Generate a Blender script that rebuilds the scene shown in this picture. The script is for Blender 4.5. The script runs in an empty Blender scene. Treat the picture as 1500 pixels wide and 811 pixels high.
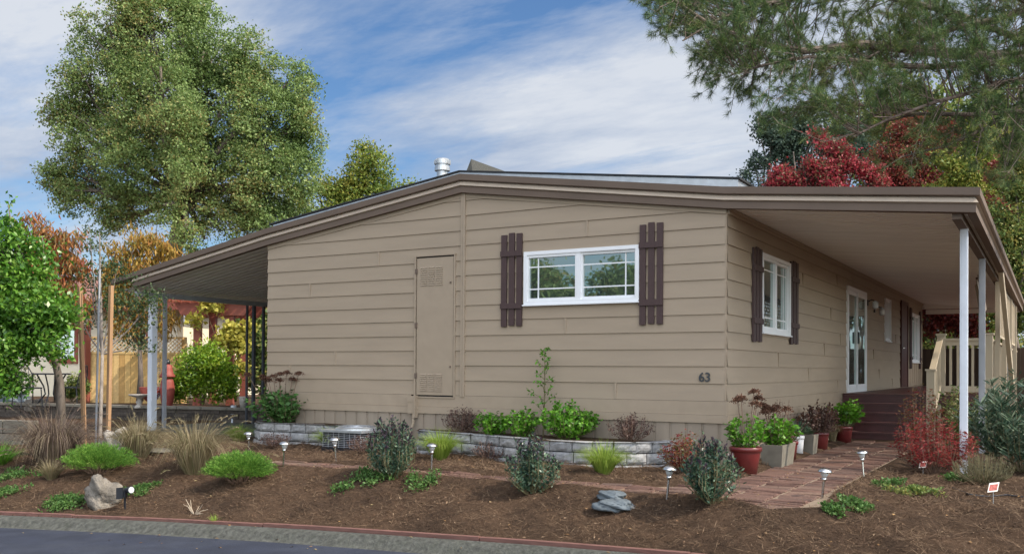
import bpy, math, random
import numpy as np
from mathutils import Vector, Matrix
R_ = math.radians
rng = np.random.default_rng(7)
random.seed(7)
sc = bpy.context.scene
col = sc.collection

# ------------------------------------------------------------------ camera
CX, CY, CZ = 3.36970, -10.74209, 0.97715
YAW, PIT, ROL, FPX, SY = 0.5267312, 0.0089045, 0.0055864, 1383.62, 122.92057
CAM = np.array([CX, CY, CZ])
fwd = np.array([-math.sin(YAW)*math.cos(PIT), math.cos(YAW)*math.cos(PIT), math.sin(PIT)])
rgt = np.array([math.cos(YAW), math.sin(YAW), 0.0]); up0 = np.cross(rgt, fwd)
rg = rgt*math.cos(ROL)+up0*math.sin(ROL); upv = -rgt*math.sin(ROL)+up0*math.cos(ROL)
cd = bpy.data.cameras.new('camera'); cam = bpy.data.objects.new('camera', cd); col.objects.link(cam)
cam.matrix_world = Matrix([[rg[0], upv[0], -fwd[0], CX], [rg[1], upv[1], -fwd[1], CY], [rg[2], upv[2], -fwd[2], CZ], [0, 0, 0, 1]])
cd.sensor_width = 36; cd.lens = FPX/1500*36; cd.shift_y = SY/1500; cd.clip_end = 3000; cd.clip_start = .05
sc.camera = cam

def ray(X, Y): return fwd+rg*(X-750)/FPX+upv*(405.5+SY-Y)/FPX
def at(X, Y, D):                       # point seen at pixel X,Y at forward distance D
    return CAM+ray(X, Y)*D
def onp(X, Y, ax, v):
    d = ray(X, Y); i = 'xyz'.index(ax); return CAM+d*(v-CAM[i])/d[i]

# ------------------------------------------------------------------ terrain
TIM = np.array([(-40, -9.5, -.80), (-12, -5.75, -.74), (-6.78, -4.54, -.62), (-4.63, -4.11, -.566), (-2.87, -3.90, -.518), (-2.0, -3.85, -.493), (-.34, -3.80, -.439),
                (.87, -3.86, -.394), (1.21, -3.90, -.38), (3.0, -4.25, -.34), (8, -5.4, -.28), (40, -12, -.28)])
def tim_y(x): return np.interp(x, TIM[:, 0], TIM[:, 1])
def tim_z(x): return np.interp(x, TIM[:, 0], TIM[:, 2])
def wob(x, y, s=1.0): return np.sin(x*2.1*s+1.3)*np.cos(y*2.7*s+.4)+.5*np.sin(x*4.7*s+y*3.1*s)+.3*np.sin(-x*7.9*s+y*9.3*s+2)
def sstep(t): t = np.clip(t, 0, 1); return t*t*(3-2*t)
WA = onp(-60, 590, 'z', .15); WB = onp(376, 600, 'z', .15)
wd = (WB-WA)[:2]; wd /= np.linalg.norm(wd); wn = np.array([-wd[1], wd[0]])
PATH = [(-4.95, -2.13), (-.15, -2.13), (.12, -1.9), (.45, -1.45), (.42, 5.45), (1.53, 5.45), (1.53, -1.5), (1.66, -2.7), (1.32, -3.04), (.76, -2.62), (.05, -2.74), (-.6, -2.58), (-4.95, -2.6)]
def inpoly(x, y, P):
    x = np.asarray(x, float); y = np.asarray(y, float); r = np.zeros(x.shape, bool); n = len(P)
    for i in range(n):
        x1, y1 = P[i]; x2, y2 = P[(i+1) % n]
        if y1 == y2: continue
        c = ((y1 > y) != (y2 > y)) & (x < (x2-x1)*(y-y1)/(y2-y1)+x1); r ^= c
    return r
def pathdist(x, y):
    d = np.full(np.shape(x), 1e9)
    for i in range(len(PATH)):
        a = np.array(PATH[i]); b = np.array(PATH[(i+1) % len(PATH)]); ab = b-a
        t = np.clip(((x-a[0])*ab[0]+(y-a[1])*ab[1])/(ab@ab), 0, 1)
        d = np.minimum(d, np.hypot(x-a[0]-t*ab[0], y-a[1]-t*ab[1]))
    return d
def H(x, y):
    x = np.asarray(x, float); y = np.asarray(y, float)
    ty = tim_y(x); tz = tim_z(x)-.02
    yp = np.interp(x, [-12, -5.2, -4.9, 0, 1.3, 1.8, 6], [-1.8, -2.2, -2.62, -2.75, -3.05, -2.6, -1.0])
    t = (y-ty)/(yp-ty)
    base = tz+(-.15-tz)*np.clip(t, 0, 1)**.85
    bump = .026*wob(x, y)+.014*wob(x, y, 3.1)+.008*wob(y, x, 8)+.004*wob(x*1.3+y, y-x, 17)
    inside = inpoly(x, y, PATH); pd = pathdist(x, y)
    m = np.where(inside, 0, np.clip(pd/.25, 0, 1))
    lip = np.where(inside, 0, .035*np.exp(-((pd-.12)/.1)**2))
    flat = sstep((y+.6)/.4)
    z = base+np.where(t > 0, bump*m*np.clip(t*6, 0, 1)*(1-.6*flat), 0)+lip*np.clip(t*6, 0, 1)
    z = np.where(inside, np.minimum(z, -.172), z)
    rise = np.where(x < -9.3, sstep(((x-WA[0])*wn[0]+(y-WA[1])*wn[1])/.3+.2), 0)
    z = z+rise*.26
    z = np.where(t < 0, np.where(t < -.02, tz-.40, tz), z)
    z = np.where(y < ty-.05, tz-.42, z)
    return z
def gph(X, Y):                         # where the line of sight through a pixel meets the ground
    d = ray(X, Y); t = 4.0
    while t < 60:
        p = CAM+d*t
        if p[2] <= float(H(p[0], p[1])): return p
        t += .02
    return p
def onground(p): return np.array([p[0], p[1], float(H(p[0], p[1]))])

# ------------------------------------------------------------------ materials
def new_mat(name):
    m = bpy.data.materials.new(name); m.use_nodes = True; nt = m.node_tree
    b = nt.nodes['Principled BSDF']; return m, nt, b
def N(nt, t, **k):
    n = nt.nodes.new(t)
    for a, v in k.items(): setattr(n, a, v)
    return n
def mat(name, c, rough=.6, metal=0, var=.12, scale=6, bump=.15, bscale=60, spec=.4, stretch=None, dirt=0, dscale=2, dcol=(.12, .10, .08), bdist=.005):
    m, nt, b = new_mat(name); L = nt.links
    b.inputs['Roughness'].default_value = rough; b.inputs['Metallic'].default_value = metal
    b.inputs['Specular IOR Level'].default_value = spec
    tc = N(nt, 'ShaderNodeTexCoord'); src = tc.outputs['Object']
    if stretch:
        mp = N(nt, 'ShaderNodeMapping'); mp.inputs['Scale'].default_value = stretch; L.new(src, mp.inputs[0]); src = mp.outputs[0]
    n = N(nt, 'ShaderNodeTexNoise'); n.inputs['Scale'].default_value = scale; n.inputs['Detail'].default_value = 6; L.new(src, n.inputs[0])
    r = N(nt, 'ShaderNodeValToRGB'); L.new(n.outputs[0], r.inputs[0])
    r.color_ramp.elements[0].position = .3; r.color_ramp.elements[1].position = .7
    r.color_ramp.elements[0].color = (*[max(0, x*(1-var)) for x in c], 1); r.color_ramp.elements[1].color = (*[min(1, x*(1+var)) for x in c], 1)
    out = r.outputs[0]
    if dirt:
        n2 = N(nt, 'ShaderNodeTexNoise'); n2.inputs['Scale'].default_value = dscale; n2.inputs['Detail'].default_value = 8; n2.inputs['Roughness'].default_value = .7; L.new(src, n2.inputs[0])
        r2 = N(nt, 'ShaderNodeValToRGB'); r2.color_ramp.elements[0].position = .5; r2.color_ramp.elements[1].position = .75; L.new(n2.outputs[0], r2.inputs[0])
        mu = N(nt, 'ShaderNodeMath', operation='MULTIPLY'); mu.inputs[1].default_value = dirt; L.new(r2.outputs[0], mu.inputs[0])
        mx = N(nt, 'ShaderNodeMixRGB'); L.new(mu.outputs[0], mx.inputs[0]); L.new(out, mx.inputs[1]); mx.inputs[2].default_value = (*dcol, 1); out = mx.outputs[0]
    L.new(out, b.inputs['Base Color'])
    if bump:
        n3 = N(nt, 'ShaderNodeTexNoise'); n3.inputs['Scale'].default_value = bscale; n3.inputs['Detail'].default_value = 5; L.new(src, n3.inputs[0])
        bp = N(nt, 'ShaderNodeBump'); bp.inputs['Strength'].default_value = bump; bp.inputs['Distance'].default_value = bdist; L.new(n3.outputs[0], bp.inputs['Height']); L.new(bp.outputs[0], b.inputs['Normal'])
    return m
def island_mat(name, cols, rough=.55, trans=0, spec=.3, bump=0, bscale=40, pscale=.5, pvar=.25, noise_mul=0):
    """colour differs from leaf to leaf (or brick to brick) and softly from patch to patch"""
    m, nt, b = new_mat(name); L = nt.links
    g = N(nt, 'ShaderNodeNewGeometry'); r = N(nt, 'ShaderNodeValToRGB')
    e = r.color_ramp.elements; n = len(cols)
    while len(e) < n: e.new(.5)
    for i, c in enumerate(cols): e[i].position = i/(n-1) if n > 1 else 0; e[i].color = (*c, 1)
    tc = N(nt, 'ShaderNodeTexCoord'); ns = N(nt, 'ShaderNodeTexNoise'); ns.inputs['Scale'].default_value = pscale; ns.inputs['Detail'].default_value = 2; L.new(tc.outputs['Object'], ns.inputs[0])
    mr = N(nt, 'ShaderNodeMapRange'); mr.inputs[1].default_value = .3; mr.inputs[2].default_value = .7; mr.inputs[3].default_value = -pvar; mr.inputs[4].default_value = pvar; L.new(ns.outputs[0], mr.inputs[0])
    ad = N(nt, 'ShaderNodeMath', operation='ADD', use_clamp=True); L.new(g.outputs['Random Per Island'], ad.inputs[0]); L.new(mr.outputs[0], ad.inputs[1])
    L.new(ad.outputs[0], r.inputs[0]); out = r.outputs[0]
    if noise_mul:
        n2 = N(nt, 'ShaderNodeTexNoise'); n2.inputs['Scale'].default_value = bscale; n2.inputs['Detail'].default_value = 6; L.new(tc.outputs['Object'], n2.inputs[0])
        mr2 = N(nt, 'ShaderNodeMapRange'); mr2.inputs[1].default_value = .3; mr2.inputs[2].default_value = .7; mr2.inputs[3].default_value = 1-noise_mul; mr2.inputs[4].default_value = 1+noise_mul; L.new(n2.outputs[0], mr2.inputs[0])
        hs = N(nt, 'ShaderNodeHueSaturation'); L.new(mr2.outputs[0], hs.inputs['Value']); L.new(out, hs.inputs['Color']); out = hs.outputs[0]
    L.new(out, b.inputs['Base Color']); b.inputs['Roughness'].default_value = rough; b.inputs['Specular IOR Level'].default_value = spec
    if bump:
        n3 = N(nt, 'ShaderNodeTexNoise'); n3.inputs['Scale'].default_value = bscale; n3.inputs['Detail'].default_value = 6; L.new(tc.outputs['Object'], n3.inputs[0])
        bp = N(nt, 'ShaderNodeBump'); bp.inputs['Strength'].default_value = bump; bp.inputs['Distance'].default_value = .01; L.new(n3.outputs[0], bp.inputs['Height']); L.new(bp.outputs[0], b.inputs['Normal'])
    if trans:
        t = N(nt, 'ShaderNodeBsdfTranslucent'); L.new(out, t.inputs[0]); mx = N(nt, 'ShaderNodeMixShader'); mx.inputs[0].default_value = trans
        o = nt.nodes['Material Output']; L.new(b.outputs[0], mx.inputs[1]); L.new(t.outputs[0], mx.inputs[2]); L.new(mx.outputs[0], o.inputs[0])
    return m
M = {}
M['siding'] = mat('siding_paint', (.335, .264, .190), .62, var=.05, scale=1.2, bump=.25, bscale=30, stretch=(1, 1, 6), dirt=.2, dscale=1.3, dcol=(.22, .18, .14), bdist=.003)
M['siding_side'] = M['siding']
M['trim'] = mat('trim_paint', (.34, .268, .194), .6, var=.05, bump=.1)
M['fascia'] = mat('fascia_brown', (.135, .098, .074), .75, var=.08, scale=2, bump=.1)
M['bead'] = mat('fascia_light', (.42, .345, .27), .55, var=.05, bump=.05)
M['soffit'] = mat('awning_metal', (.80, .77, .71), .45, var=.06, scale=2, bump=.05, stretch=(.3, 3, 1))
M['soffitg'] = mat('carport_metal', (.80, .82, .80), .45, var=.06, scale=2, bump=.05, stretch=(.3, 3, 1))
M['roof'] = mat('roof_black', (.025, .027, .03), .8, var=.3, bump=.4, bscale=90)
M['shingle'] = mat('shingles', (.055, .056, .05), .9, var=.4, scale=40, bump=.6, bscale=120)
M['galv'] = mat('galvanised', (.52, .54, .56), .38, metal=.7, var=.12, scale=8, bump=.05)
M['white'] = mat('white_vinyl', (.78, .79, .80), .4, var=.02, bump=0)
M['postw'] = mat('white_post_paint', (.66, .70, .76), .42, var=.06, scale=5, bump=.06, dirt=.25, dscale=6, dcol=(.3, .3, .3))
M['postg'] = mat('grey_post_paint', (.33, .34, .36), .5, var=.08, scale=5, bump=.06)
M['postb'] = mat('dark_post_paint', (.07, .075, .085), .5, var=.1, scale=5, bump=.06)
M['maroon'] = mat('shutter_maroon', (.062, .036, .034), .6, var=.15, scale=9, bump=.25, stretch=(8, 8, 1), bscale=30)
M['deck'] = mat('deck_maroon', (.075, .024, .024), .38, var=.2, scale=5, bump=.2, stretch=(1, 6, 1), bscale=20, spec=.5)
M['rail'] = mat('rail_beige', (.42, .35, .25), .6, var=.06, scale=4, bump=.12, dirt=.15, dcol=(.3, .22, .15))
M['door'] = mat('door_maroon', (.085, .035, .03), .5, var=.1)
M['dark'] = mat('dark_void', (.012, .012, .012), .8, var=.1, bump=0)
M['black'] = mat('black_plastic', (.018, .019, .024), .35, var=.1, bump=0)
M['num'] = mat('number_grey', (.05, .055, .06), .5, var=.05, bump=0)
M['skirt'] = mat('skirting', (.28, .228, .175), .65, var=.08, scale=3, bump=.2, stretch=(3, 3, .5), dirt=.15, dcol=(.2, .17, .14))
M['brick'] = island_mat('paver_brick', [(.082, .044, .035), (.122, .068, .053), (.15, .086, .066), (.10, .064, .053), (.18, .115, .086)], .8, bump=.5, bscale=45, pscale=1.2, pvar=.15, noise_mul=.2)
M['sand'] = mat('joint_sand', (.21, .16, .115), .95, var=.25, scale=30, bump=.4, bscale=150)
M['block'] = island_mat('wall_block', [(.22, .22, .225), (.28, .28, .28), (.34, .335, .33), (.26, .255, .245)], .9, bump=1, bscale=22, pscale=2, pvar=.1, noise_mul=.25)
M['timber'] = mat('edging_timber', (.17, .082, .066), .8, var=.25, scale=6, stretch=(1, 8, 8), bump=.4, bscale=25, dirt=.25, dcol=(.12, .09, .07))
M['kerb'] = mat('kerb_concrete', (.068, .069, .060), .9, var=.45, scale=22, bump=1, bscale=45, dirt=.75, dscale=9, dcol=(.055, .06, .045), bdist=.01)
M['road'] = mat('asphalt', (.022, .027, .045), .85, var=.2, scale=3, bump=.6, bscale=220, dirt=.3, dscale=.7, dcol=(.09, .10, .12))
M['bark'] = mat('bark', (.13, .105, .085), .9, var=.4, scale=9, bump=.9, bscale=18, stretch=(1, 1, .3), bdist=.02)
M['barkg'] = mat('bark_grey', (.22, .19, .165), .9, var=.3, scale=9, bump=.8, bscale=18, stretch=(1, 1, .3), bdist=.015)
M['barkp'] = mat('bark_pine', (.15, .115, .095), .9, var=.4, scale=8, bump=1, bscale=22, bdist=.02)
M['stem'] = mat('stem', (.14, .12, .06), .8, var=.3, scale=20, bump=0)
M['stemr'] = mat('stem_brown', (.16, .10, .07), .8, var=.3, scale=20, bump=0)
M['steel'] = mat('steel', (.62, .62, .62), .22, metal=1, var=.08, scale=20, bump=0)
M['stakew'] = mat('stake_wood', (.34, .20, .105), .8, var=.2, scale=5, stretch=(6, 6, .5), bump=.3)
M['fencew'] = island_mat('new_cedar', [(.60, .37, .13), (.70, .46, .18), (.78, .55, .25), (.52, .31, .11)], .7, bump=.3, bscale=20, pvar=.05, noise_mul=.12)
M['oldfence'] = island_mat('old_fence', [(.05, .035, .025), (.08, .055, .04), (.10, .07, .05)], .85, bump=.4)
M['stucco'] = mat('cream_stucco', (.74, .66, .50), .9, var=.04, scale=3, bump=.3, bscale=80)
M['redtrim'] = mat('red_trim', (.26, .075, .048), .6, var=.12, scale=3, bump=.1)
M['redroof'] = mat('red_roof', (.24, .12, .10), .8, var=.25, scale=6, bump=.4)
M['terra'] = mat('terracotta', (.27, .06, .045), .6, var=.15, scale=7, bump=.15)
M['potred'] = mat('red_glaze', (.115, .016, .016), .28, var=.2, scale=6, bump=.05, spec=.55, dirt=.15, dcol=(.2, .1, .08))
M['concrete'] = mat('planter_concrete', (.17, .155, .125), .9, var=.2, scale=8, bump=.5, bscale=60, dirt=.3, dcol=(.16, .14, .11))
M['soil'] = mat('soil', (.05, .036, .027), .95, var=.4, scale=30, bump=1, bscale=60)
M['rock'] = mat('pitted_rock', (.17, .15, .125), .95, var=.45, scale=9, bump=1, bscale=26, bdist=.03)
M['rockw'] = mat('white_rock', (.42, .39, .35), .9, var=.15, scale=5, bump=.8, bscale=18, bdist=.03)
M['dstone'] = island_mat('dark_stone', [(.05, .042, .036), (.075, .062, .052), (.10, .085, .07)], .9, bump=.8, bscale=20, noise_mul=.3)
M['glint_strip'] = mat('painted_glint', (.20, .105, .095), .5, var=.4, scale=14, bump=0)  # sun glint along the tread edges, put into a lighter colour
M['slate'] = mat('slate', (.10, .12, .135), .7, var=.3, scale=6, bump=.6, bscale=14, bdist=.02)
M['card'] = mat('tag_card', (.72, .66, .60), .6, var=.05, bump=0)
M['cardr'] = mat('tag_print', (.40, .10, .08), .6, var=.5, scale=60, bump=0)
M['lens'] = mat('lamp_lens', (.5, .52, .52), .15, var=.1, bump=0, spec=.7)
def glass():
    m, nt, b = new_mat('window_glass'); L = nt.links
    b.inputs['Base Color'].default_value = (.020, .030, .026, 1); b.inputs['Roughness'].default_value = .25
    gl = N(nt, 'ShaderNodeBsdfGlossy'); gl.inputs['Roughness'].default_value = .015; gl.inputs['Color'].default_value = (.80, .93, .90, 1)
    lw = N(nt, 'ShaderNodeFresnel'); lw.inputs[0].default_value = 2.1
    tc = N(nt, 'ShaderNodeTexCoord'); n = N(nt, 'ShaderNodeTexNoise'); n.inputs['Scale'].default_value = 1.8; L.new(tc.outputs['Object'], n.inputs[0])
    bp = N(nt, 'ShaderNodeBump'); bp.inputs['Strength'].default_value = .06; bp.inputs['Distance'].default_value = .02; L.new(n.outputs[0], bp.inputs['Height']); L.new(bp.outputs[0], gl.inputs['Normal'])
    mx = N(nt, 'ShaderNodeMixShader'); ad = N(nt, 'ShaderNodeMath', operation='ADD', use_clamp=True); ad.inputs[1].default_value = .22
    L.new(lw.outputs[0], ad.inputs[0]); L.new(ad.outputs[0], mx.inputs[0]); L.new(b.outputs[0], mx.inputs[1]); L.new(gl.outputs[0], mx.inputs[2]); L.new(mx.outputs[0], nt.nodes['Material Output'].inputs[0])
    return m
M['glass'] = glass()
# leaf colours
G = lambda *c: list(c)
M['oak'] = island_mat('oak_leaf', G((.10, .165, .045), (.155, .235, .065), (.205, .29, .09), (.26, .35, .12), (.28, .24, .08)), .5, .32, .35, pscale=.35, pvar=.3)
M['ygtree'] = island_mat('yellow_green_leaf', G((.10, .17, .035), (.17, .24, .045), (.26, .30, .055), (.32, .29, .06)), .5, .35)
M['citrus'] = island_mat('citrus_leaf', G((.035, .11, .012), (.075, .20, .02), (.12, .28, .03), (.20, .34, .05)), .35, .35, .5, pscale=1.5)
M['bayl'] = island_mat('sunny_bush_leaf', G((.08, .17, .012), (.16, .30, .02), (.28, .42, .03), (.40, .48, .06)), .35, .35, .5, pscale=1.5)
M['peachr'] = island_mat('rusty_leaf', G((.24, .055, .03), (.36, .12, .04), (.42, .19, .06), (.26, .16, .05), (.14, .12, .04)), .5, .4, pscale=1)
M['peachg'] = island_mat('golden_leaf', G((.18, .13, .03), (.36, .23, .04), (.46, .31, .06), (.40, .18, .05), (.15, .16, .04)), .5, .4, pscale=1)
M['youngleaf'] = island_mat('young_tree_leaf', G((.035, .07, .025), (.06, .10, .035), (.10, .13, .05)), .5, .3)
M['pine'] = island_mat('pine_needle', G((.050, .105, .040), (.09, .155, .052), (.15, .21, .065), (.24, .25, .085)), .5, .25, .3, pscale=.6, pvar=.35)
M['redmaple'] = island_mat('red_maple_leaf', G((.20, .022, .035), (.33, .035, .05), (.46, .06, .08), (.22, .07, .06), (.12, .13, .06), (.38, .06, .06)), .5, .4, pscale=.6)
M['darkred'] = island_mat('dark_red_leaf', G((.10, .025, .025), (.20, .035, .03), (.30, .06, .045), (.14, .12, .05)), .5, .35)
M['bluegreen'] = island_mat('blue_green_leaf', G((.035, .065, .045), (.06, .10, .07), (.10, .14, .10)), .5, .3)
M['mixgreen'] = island_mat('mixed_green_leaf', G((.07, .12, .03), (.13, .20, .05), (.22, .27, .07), (.32, .28, .08)), .5, .35)
M['juniper'] = island_mat('juniper_leaf', G((.055, .15, .022), (.10, .235, .032), (.16, .31, .045), (.21, .34, .06)), .6, .3)
M['lime'] = island_mat('lime_grass', G((.17, .27, .04), (.26, .37, .06), (.36, .43, .10)), .5, .35)
M['purplegrass'] = island_mat('purple_grass', G((.085, .058, .055), (.14, .10, .085), (.22, .165, .12), (.34, .28, .19)), .6, .25)
M['tangrass'] = island_mat('tan_grass', G((.15, .12, .065), (.26, .21, .12), (.36, .30, .19), (.13, .14, .05)), .6, .3)
M['euon'] = island_mat('dark_glossy_leaf', G((.025, .060, .045), (.045, .095, .055), (.085, .15, .085), (.14, .20, .12)), .35, .25, .5, pscale=3)
M['eutop'] = island_mat('plum_leaf', G((.035, .028, .045), (.06, .04, .055), (.09, .06, .07)), .4, .2)
M['purple'] = island_mat('barberry_leaf', G((.065, .035, .032), (.11, .06, .05), (.17, .11, .09)), .5, .25)
M['bright'] = island_mat('bright_leaf', G((.055, .17, .012), (.10, .27, .02), (.17, .36, .04)), .4, .35, .4, pscale=3)
M['green'] = island_mat('mid_leaf', G((.03, .09, .02), (.06, .15, .03), (.11, .22, .06)), .45, .3, pscale=3)
M['nandina'] = island_mat('nandina_leaf', G((.26, .03, .045), (.20, .06, .035), (.12, .13, .03), (.30, .09, .06)), .45, .35, pscale=3, pvar=.4)
M['jmaple'] = island_mat('scarlet_leaf', G((.16, .018, .022), (.27, .032, .038), (.36, .06, .055), (.22, .10, .06)), .45, .45, pscale=3)
M['varieg'] = island_mat('variegated_leaf', G((.07, .14, .03), (.16, .25, .05), (.42, .42, .20), (.22, .12, .06)), .45, .35, pscale=3)
M['oleander'] = island_mat('oleander_leaf', G((.035, .075, .045), (.065, .12, .07), (.12, .18, .11), (.20, .25, .17)), .4, .25, .45, pscale=2)
M['greygreen'] = island_mat('grey_green_leaf', G((.09, .095, .05), (.13, .13, .075), (.17, .14, .09)), .6, .25)
M['brownhead'] = island_mat('dried_flower', G((.06, .028, .018), (.12, .055, .035), (.17, .09, .055)), .8, .1)
M['cover'] = island_mat('groundcover_leaf', G((.045, .11, .025), (.08, .17, .04), (.13, .22, .06)), .5, .3, pscale=3)
M['vine'] = island_mat('yellow_vine_leaf', G((.40, .36, .06), (.62, .55, .12), (.28, .32, .05)), .5, .45)
M['chip'] = island_mat('mulch_chip', G((.065, .038, .024), (.115, .070, .042), (.17, .108, .064), (.235, .165, .105), (.085, .050, .032)), .95, pscale=1.6, pvar=.55)
M['twig'] = mat('dry_twig', (.42, .34, .25), .9, var=.2, scale=10, bump=0)

# ------------------------------------------------------------------ mesh helpers
ORG = {}
def reg(o, w): ORG[o.name] = np.array(w, float); return o
def mkmesh(name, V, F):
    me = bpy.data.meshes.new(name)
    if isinstance(F, np.ndarray):
        n, k = F.shape
        me.vertices.add(len(V)); me.vertices.foreach_set('co', np.asarray(V, np.float32).ravel())
        me.loops.add(n*k); me.loops.foreach_set('vertex_index', F.astype(np.int32).ravel())
        me.polygons.add(n); me.polygons.foreach_set('loop_start', np.arange(0, n*k, k, dtype=np.int32)); me.polygons.foreach_set('loop_total', np.full(n, k, np.int32))
        me.update(calc_edges=True)
    else:
        me.from_pydata([tuple(map(float, v)) for v in V], [], F); me.update()
    return me
def link(name, V, F, m, parent=None, smooth=False, origin=None):
    V = np.asarray(V, float)
    if origin is None:
        if parent is not None: origin = ORG[parent.name]
        else: origin = np.array([(V[:, 0].min()+V[:, 0].max())/2, (V[:, 1].min()+V[:, 1].max())/2, V[:, 2].min()])
    origin = np.asarray(origin, float)
    me = mkmesh(name, V-origin, F); me.materials.append(m)
    if smooth: me.polygons.foreach_set('use_smooth', np.ones(len(me.polygons), bool))
    o = bpy.data.objects.new(name, me); col.objects.link(o)
    if parent is not None: o.parent = parent; o.location = origin-ORG[parent.name]
    else: o.location = origin
    return reg(o, origin)
def tag(o, label=None, cat=None, group=None, kind=None):
    if label: o['label'] = label
    if cat: o['category'] = cat
    if group: o['group'] = group
    if kind: o['kind'] = kind
    return o
def thing(name, label, cat, loc, group=None):
    o = bpy.data.objects.new(name, None); col.objects.link(o); o.location = tuple(loc); o.empty_display_size = .1
    reg(o, loc); return tag(o, label, cat, group)
def copy_tree(o, loc, rz=0, s=1, label=None, parent=None):
    c = o.copy(); col.objects.link(c)
    if parent is None:
        c.location = tuple(loc); c.rotation_euler = (0, 0, rz); c.scale = (s, s, s)
        if label: c['label'] = label
    else: c.parent = parent
    for ch in [x for x in o.children]: copy_tree(ch, None, parent=c)
    return c
class MB:
    def __init__(s): s.v = []; s.f = []
    def add(s, V, F):
        n = len(s.v); s.v += [tuple(map(float, p)) for p in V]; s.f += [tuple(i+n for i in f) for f in F]; return s
    def box(s, a, b, ax=None, o=(0, 0, 0)):
        x0, y0, z0 = a; x1, y1, z1 = b
        V = [(x0, y0, z0), (x1, y0, z0), (x1, y1, z0), (x0, y1, z0), (x0, y0, z1), (x1, y0, z1), (x1, y1, z1), (x0, y1, z1)]
        if ax is not None:
            ax = np.array(ax, float); V = [np.array(o)+p[0]*ax[0]+p[1]*ax[1]+p[2]*ax[2] for p in V]
        return s.add(V, [(0, 3, 2, 1), (4, 5, 6, 7), (0, 1, 5, 4), (1, 2, 6, 5), (2, 3, 7, 6), (3, 0, 4, 7)])
    def beam(s, p, q, w, h, upd=(0, 0, 1)):
        p = np.array(p, float); q = np.array(q, float); d = q-p; L = np.linalg.norm(d); d /= L
        u = np.array(upd, float); r = np.cross(d, u); r /= np.linalg.norm(r); u = np.cross(r, d)
        return s.box((0, -w/2, -h/2), (L, w/2, h/2), ax=[d, r, u], o=p)
    def tube(s, P, R, n=7, cap=True):
        P = [np.array(p, float) for p in P]
        if np.isscalar(R): R = [R]*len(P)
        V = []; F = []; pr = None
        for i, p in enumerate(P):
            d = P[min(i+1, len(P)-1)]-P[max(i-1, 0)]; d = d/(np.linalg.norm(d)+1e-9)
            a = np.array([0, 0, 1.]) if abs(d[2]) < .9 else np.array([1., 0, 0])
            if pr is not None: a = pr
            r = np.cross(d, a); r /= np.linalg.norm(r)+1e-9; b = np.cross(r, d); pr = b
            for k in range(n):
                t = 2*math.pi*k/n; V.append(p+R[i]*(math.cos(t)*r+math.sin(t)*b))
        for i in range(len(P)-1):
            for k in range(n): F.append((i*n+k, i*n+(k+1) % n, (i+1)*n+(k+1) % n, (i+1)*n+k))
        if cap: F.append(tuple(range(n))[::-1]); F.append(tuple((len(P)-1)*n+k for k in range(n)))
        return s.add(V, F)
    def lathe(s, c, prof, n=20, squash=1):
        V = []; F = []
        for r, z in prof:
            for k in range(n):
                t = 2*math.pi*k/n; V.append((c[0]+r*math.cos(t), c[1]+r*math.sin(t)*squash, c[2]+z))
        for i in range(len(prof)-1):
            for k in range(n): F.append((i*n+k, i*n+(k+1) % n, (i+1)*n+(k+1) % n, (i+1)*n+k))
        F.append(tuple(range(n))[::-1]); F.append(tuple((len(prof)-1)*n+k for k in range(n)))
        return s.add(V, F)
    def build(s, name, m, parent=None, smooth=False, origin=None): return link(name, s.v, s.f, m, parent, smooth, origin)

# ------------------------------------------------------------------ foliage helpers
def unit(n):
    v = rng.normal(size=(n, 3)); return v/np.linalg.norm(v, axis=1)[:, None]
def nrm(v): return v/(np.linalg.norm(v, axis=1)[:, None]+1e-9)
def leaf_quads(C, D, L, W, fold=.25, nv=None):
    """one folded four-cornered leaf per centre C, pointing along D"""
    n = len(C); L = np.broadcast_to(L, n)[:, None]; W = np.broadcast_to(W, n)[:, None]
    s = nrm(np.cross(D, unit(n) if nv is None else nv)); u = np.cross(s, D)
    a = C; b = C+D*L*.45+s*W*.5+u*W*fold; c = C+D*L; d = C+D*L*.45-s*W*.5+u*W*fold
    V = np.stack([a, b, c, d], 1).reshape(-1, 3); F = np.arange(4*n).reshape(n, 4); return V, F
def needle_tris(C, D, L, W):
    n = len(C); L = np.broadcast_to(L, n)[:, None]; W = np.broadcast_to(W, n)[:, None]
    s = nrm(np.cross(D, unit(n)))
    V = np.stack([C-s*W*.5, C+s*W*.5, C+D*L], 1).reshape(-1, 3); return V, np.arange(3*n).reshape(n, 3)
def blades(base, tip, W, bend, seg=3):
    """curved tapering blades from base to tip, sagging by bend at the end"""
    n = len(base); W = np.broadcast_to(W, n)[:, None]; d = tip-base; s = nrm(np.cross(d, np.array([0, 0, 1.])+.3*unit(n)))
    rows = []
    for k in range(seg+1):
        t = k/seg; p = base+d*t; p = p+np.array([0, 0, 1.])*(np.broadcast_to(bend, n)[:, None]*(4*t*(1-t)))
        w = W*(1-t*.93); rows += [p-s*w*.5, p+s*w*.5]
    V = np.stack(rows, 1).reshape(-1, 3); m = 2*(seg+1); F = []
    o = (np.arange(n)*m)[:, None]
    for k in range(seg): F.append(np.stack([o[:, 0]+2*k, o[:, 0]+2*k+1, o[:, 0]+2*k+3, o[:, 0]+2*k+2], 1))
    return V, np.concatenate(F)
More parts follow.
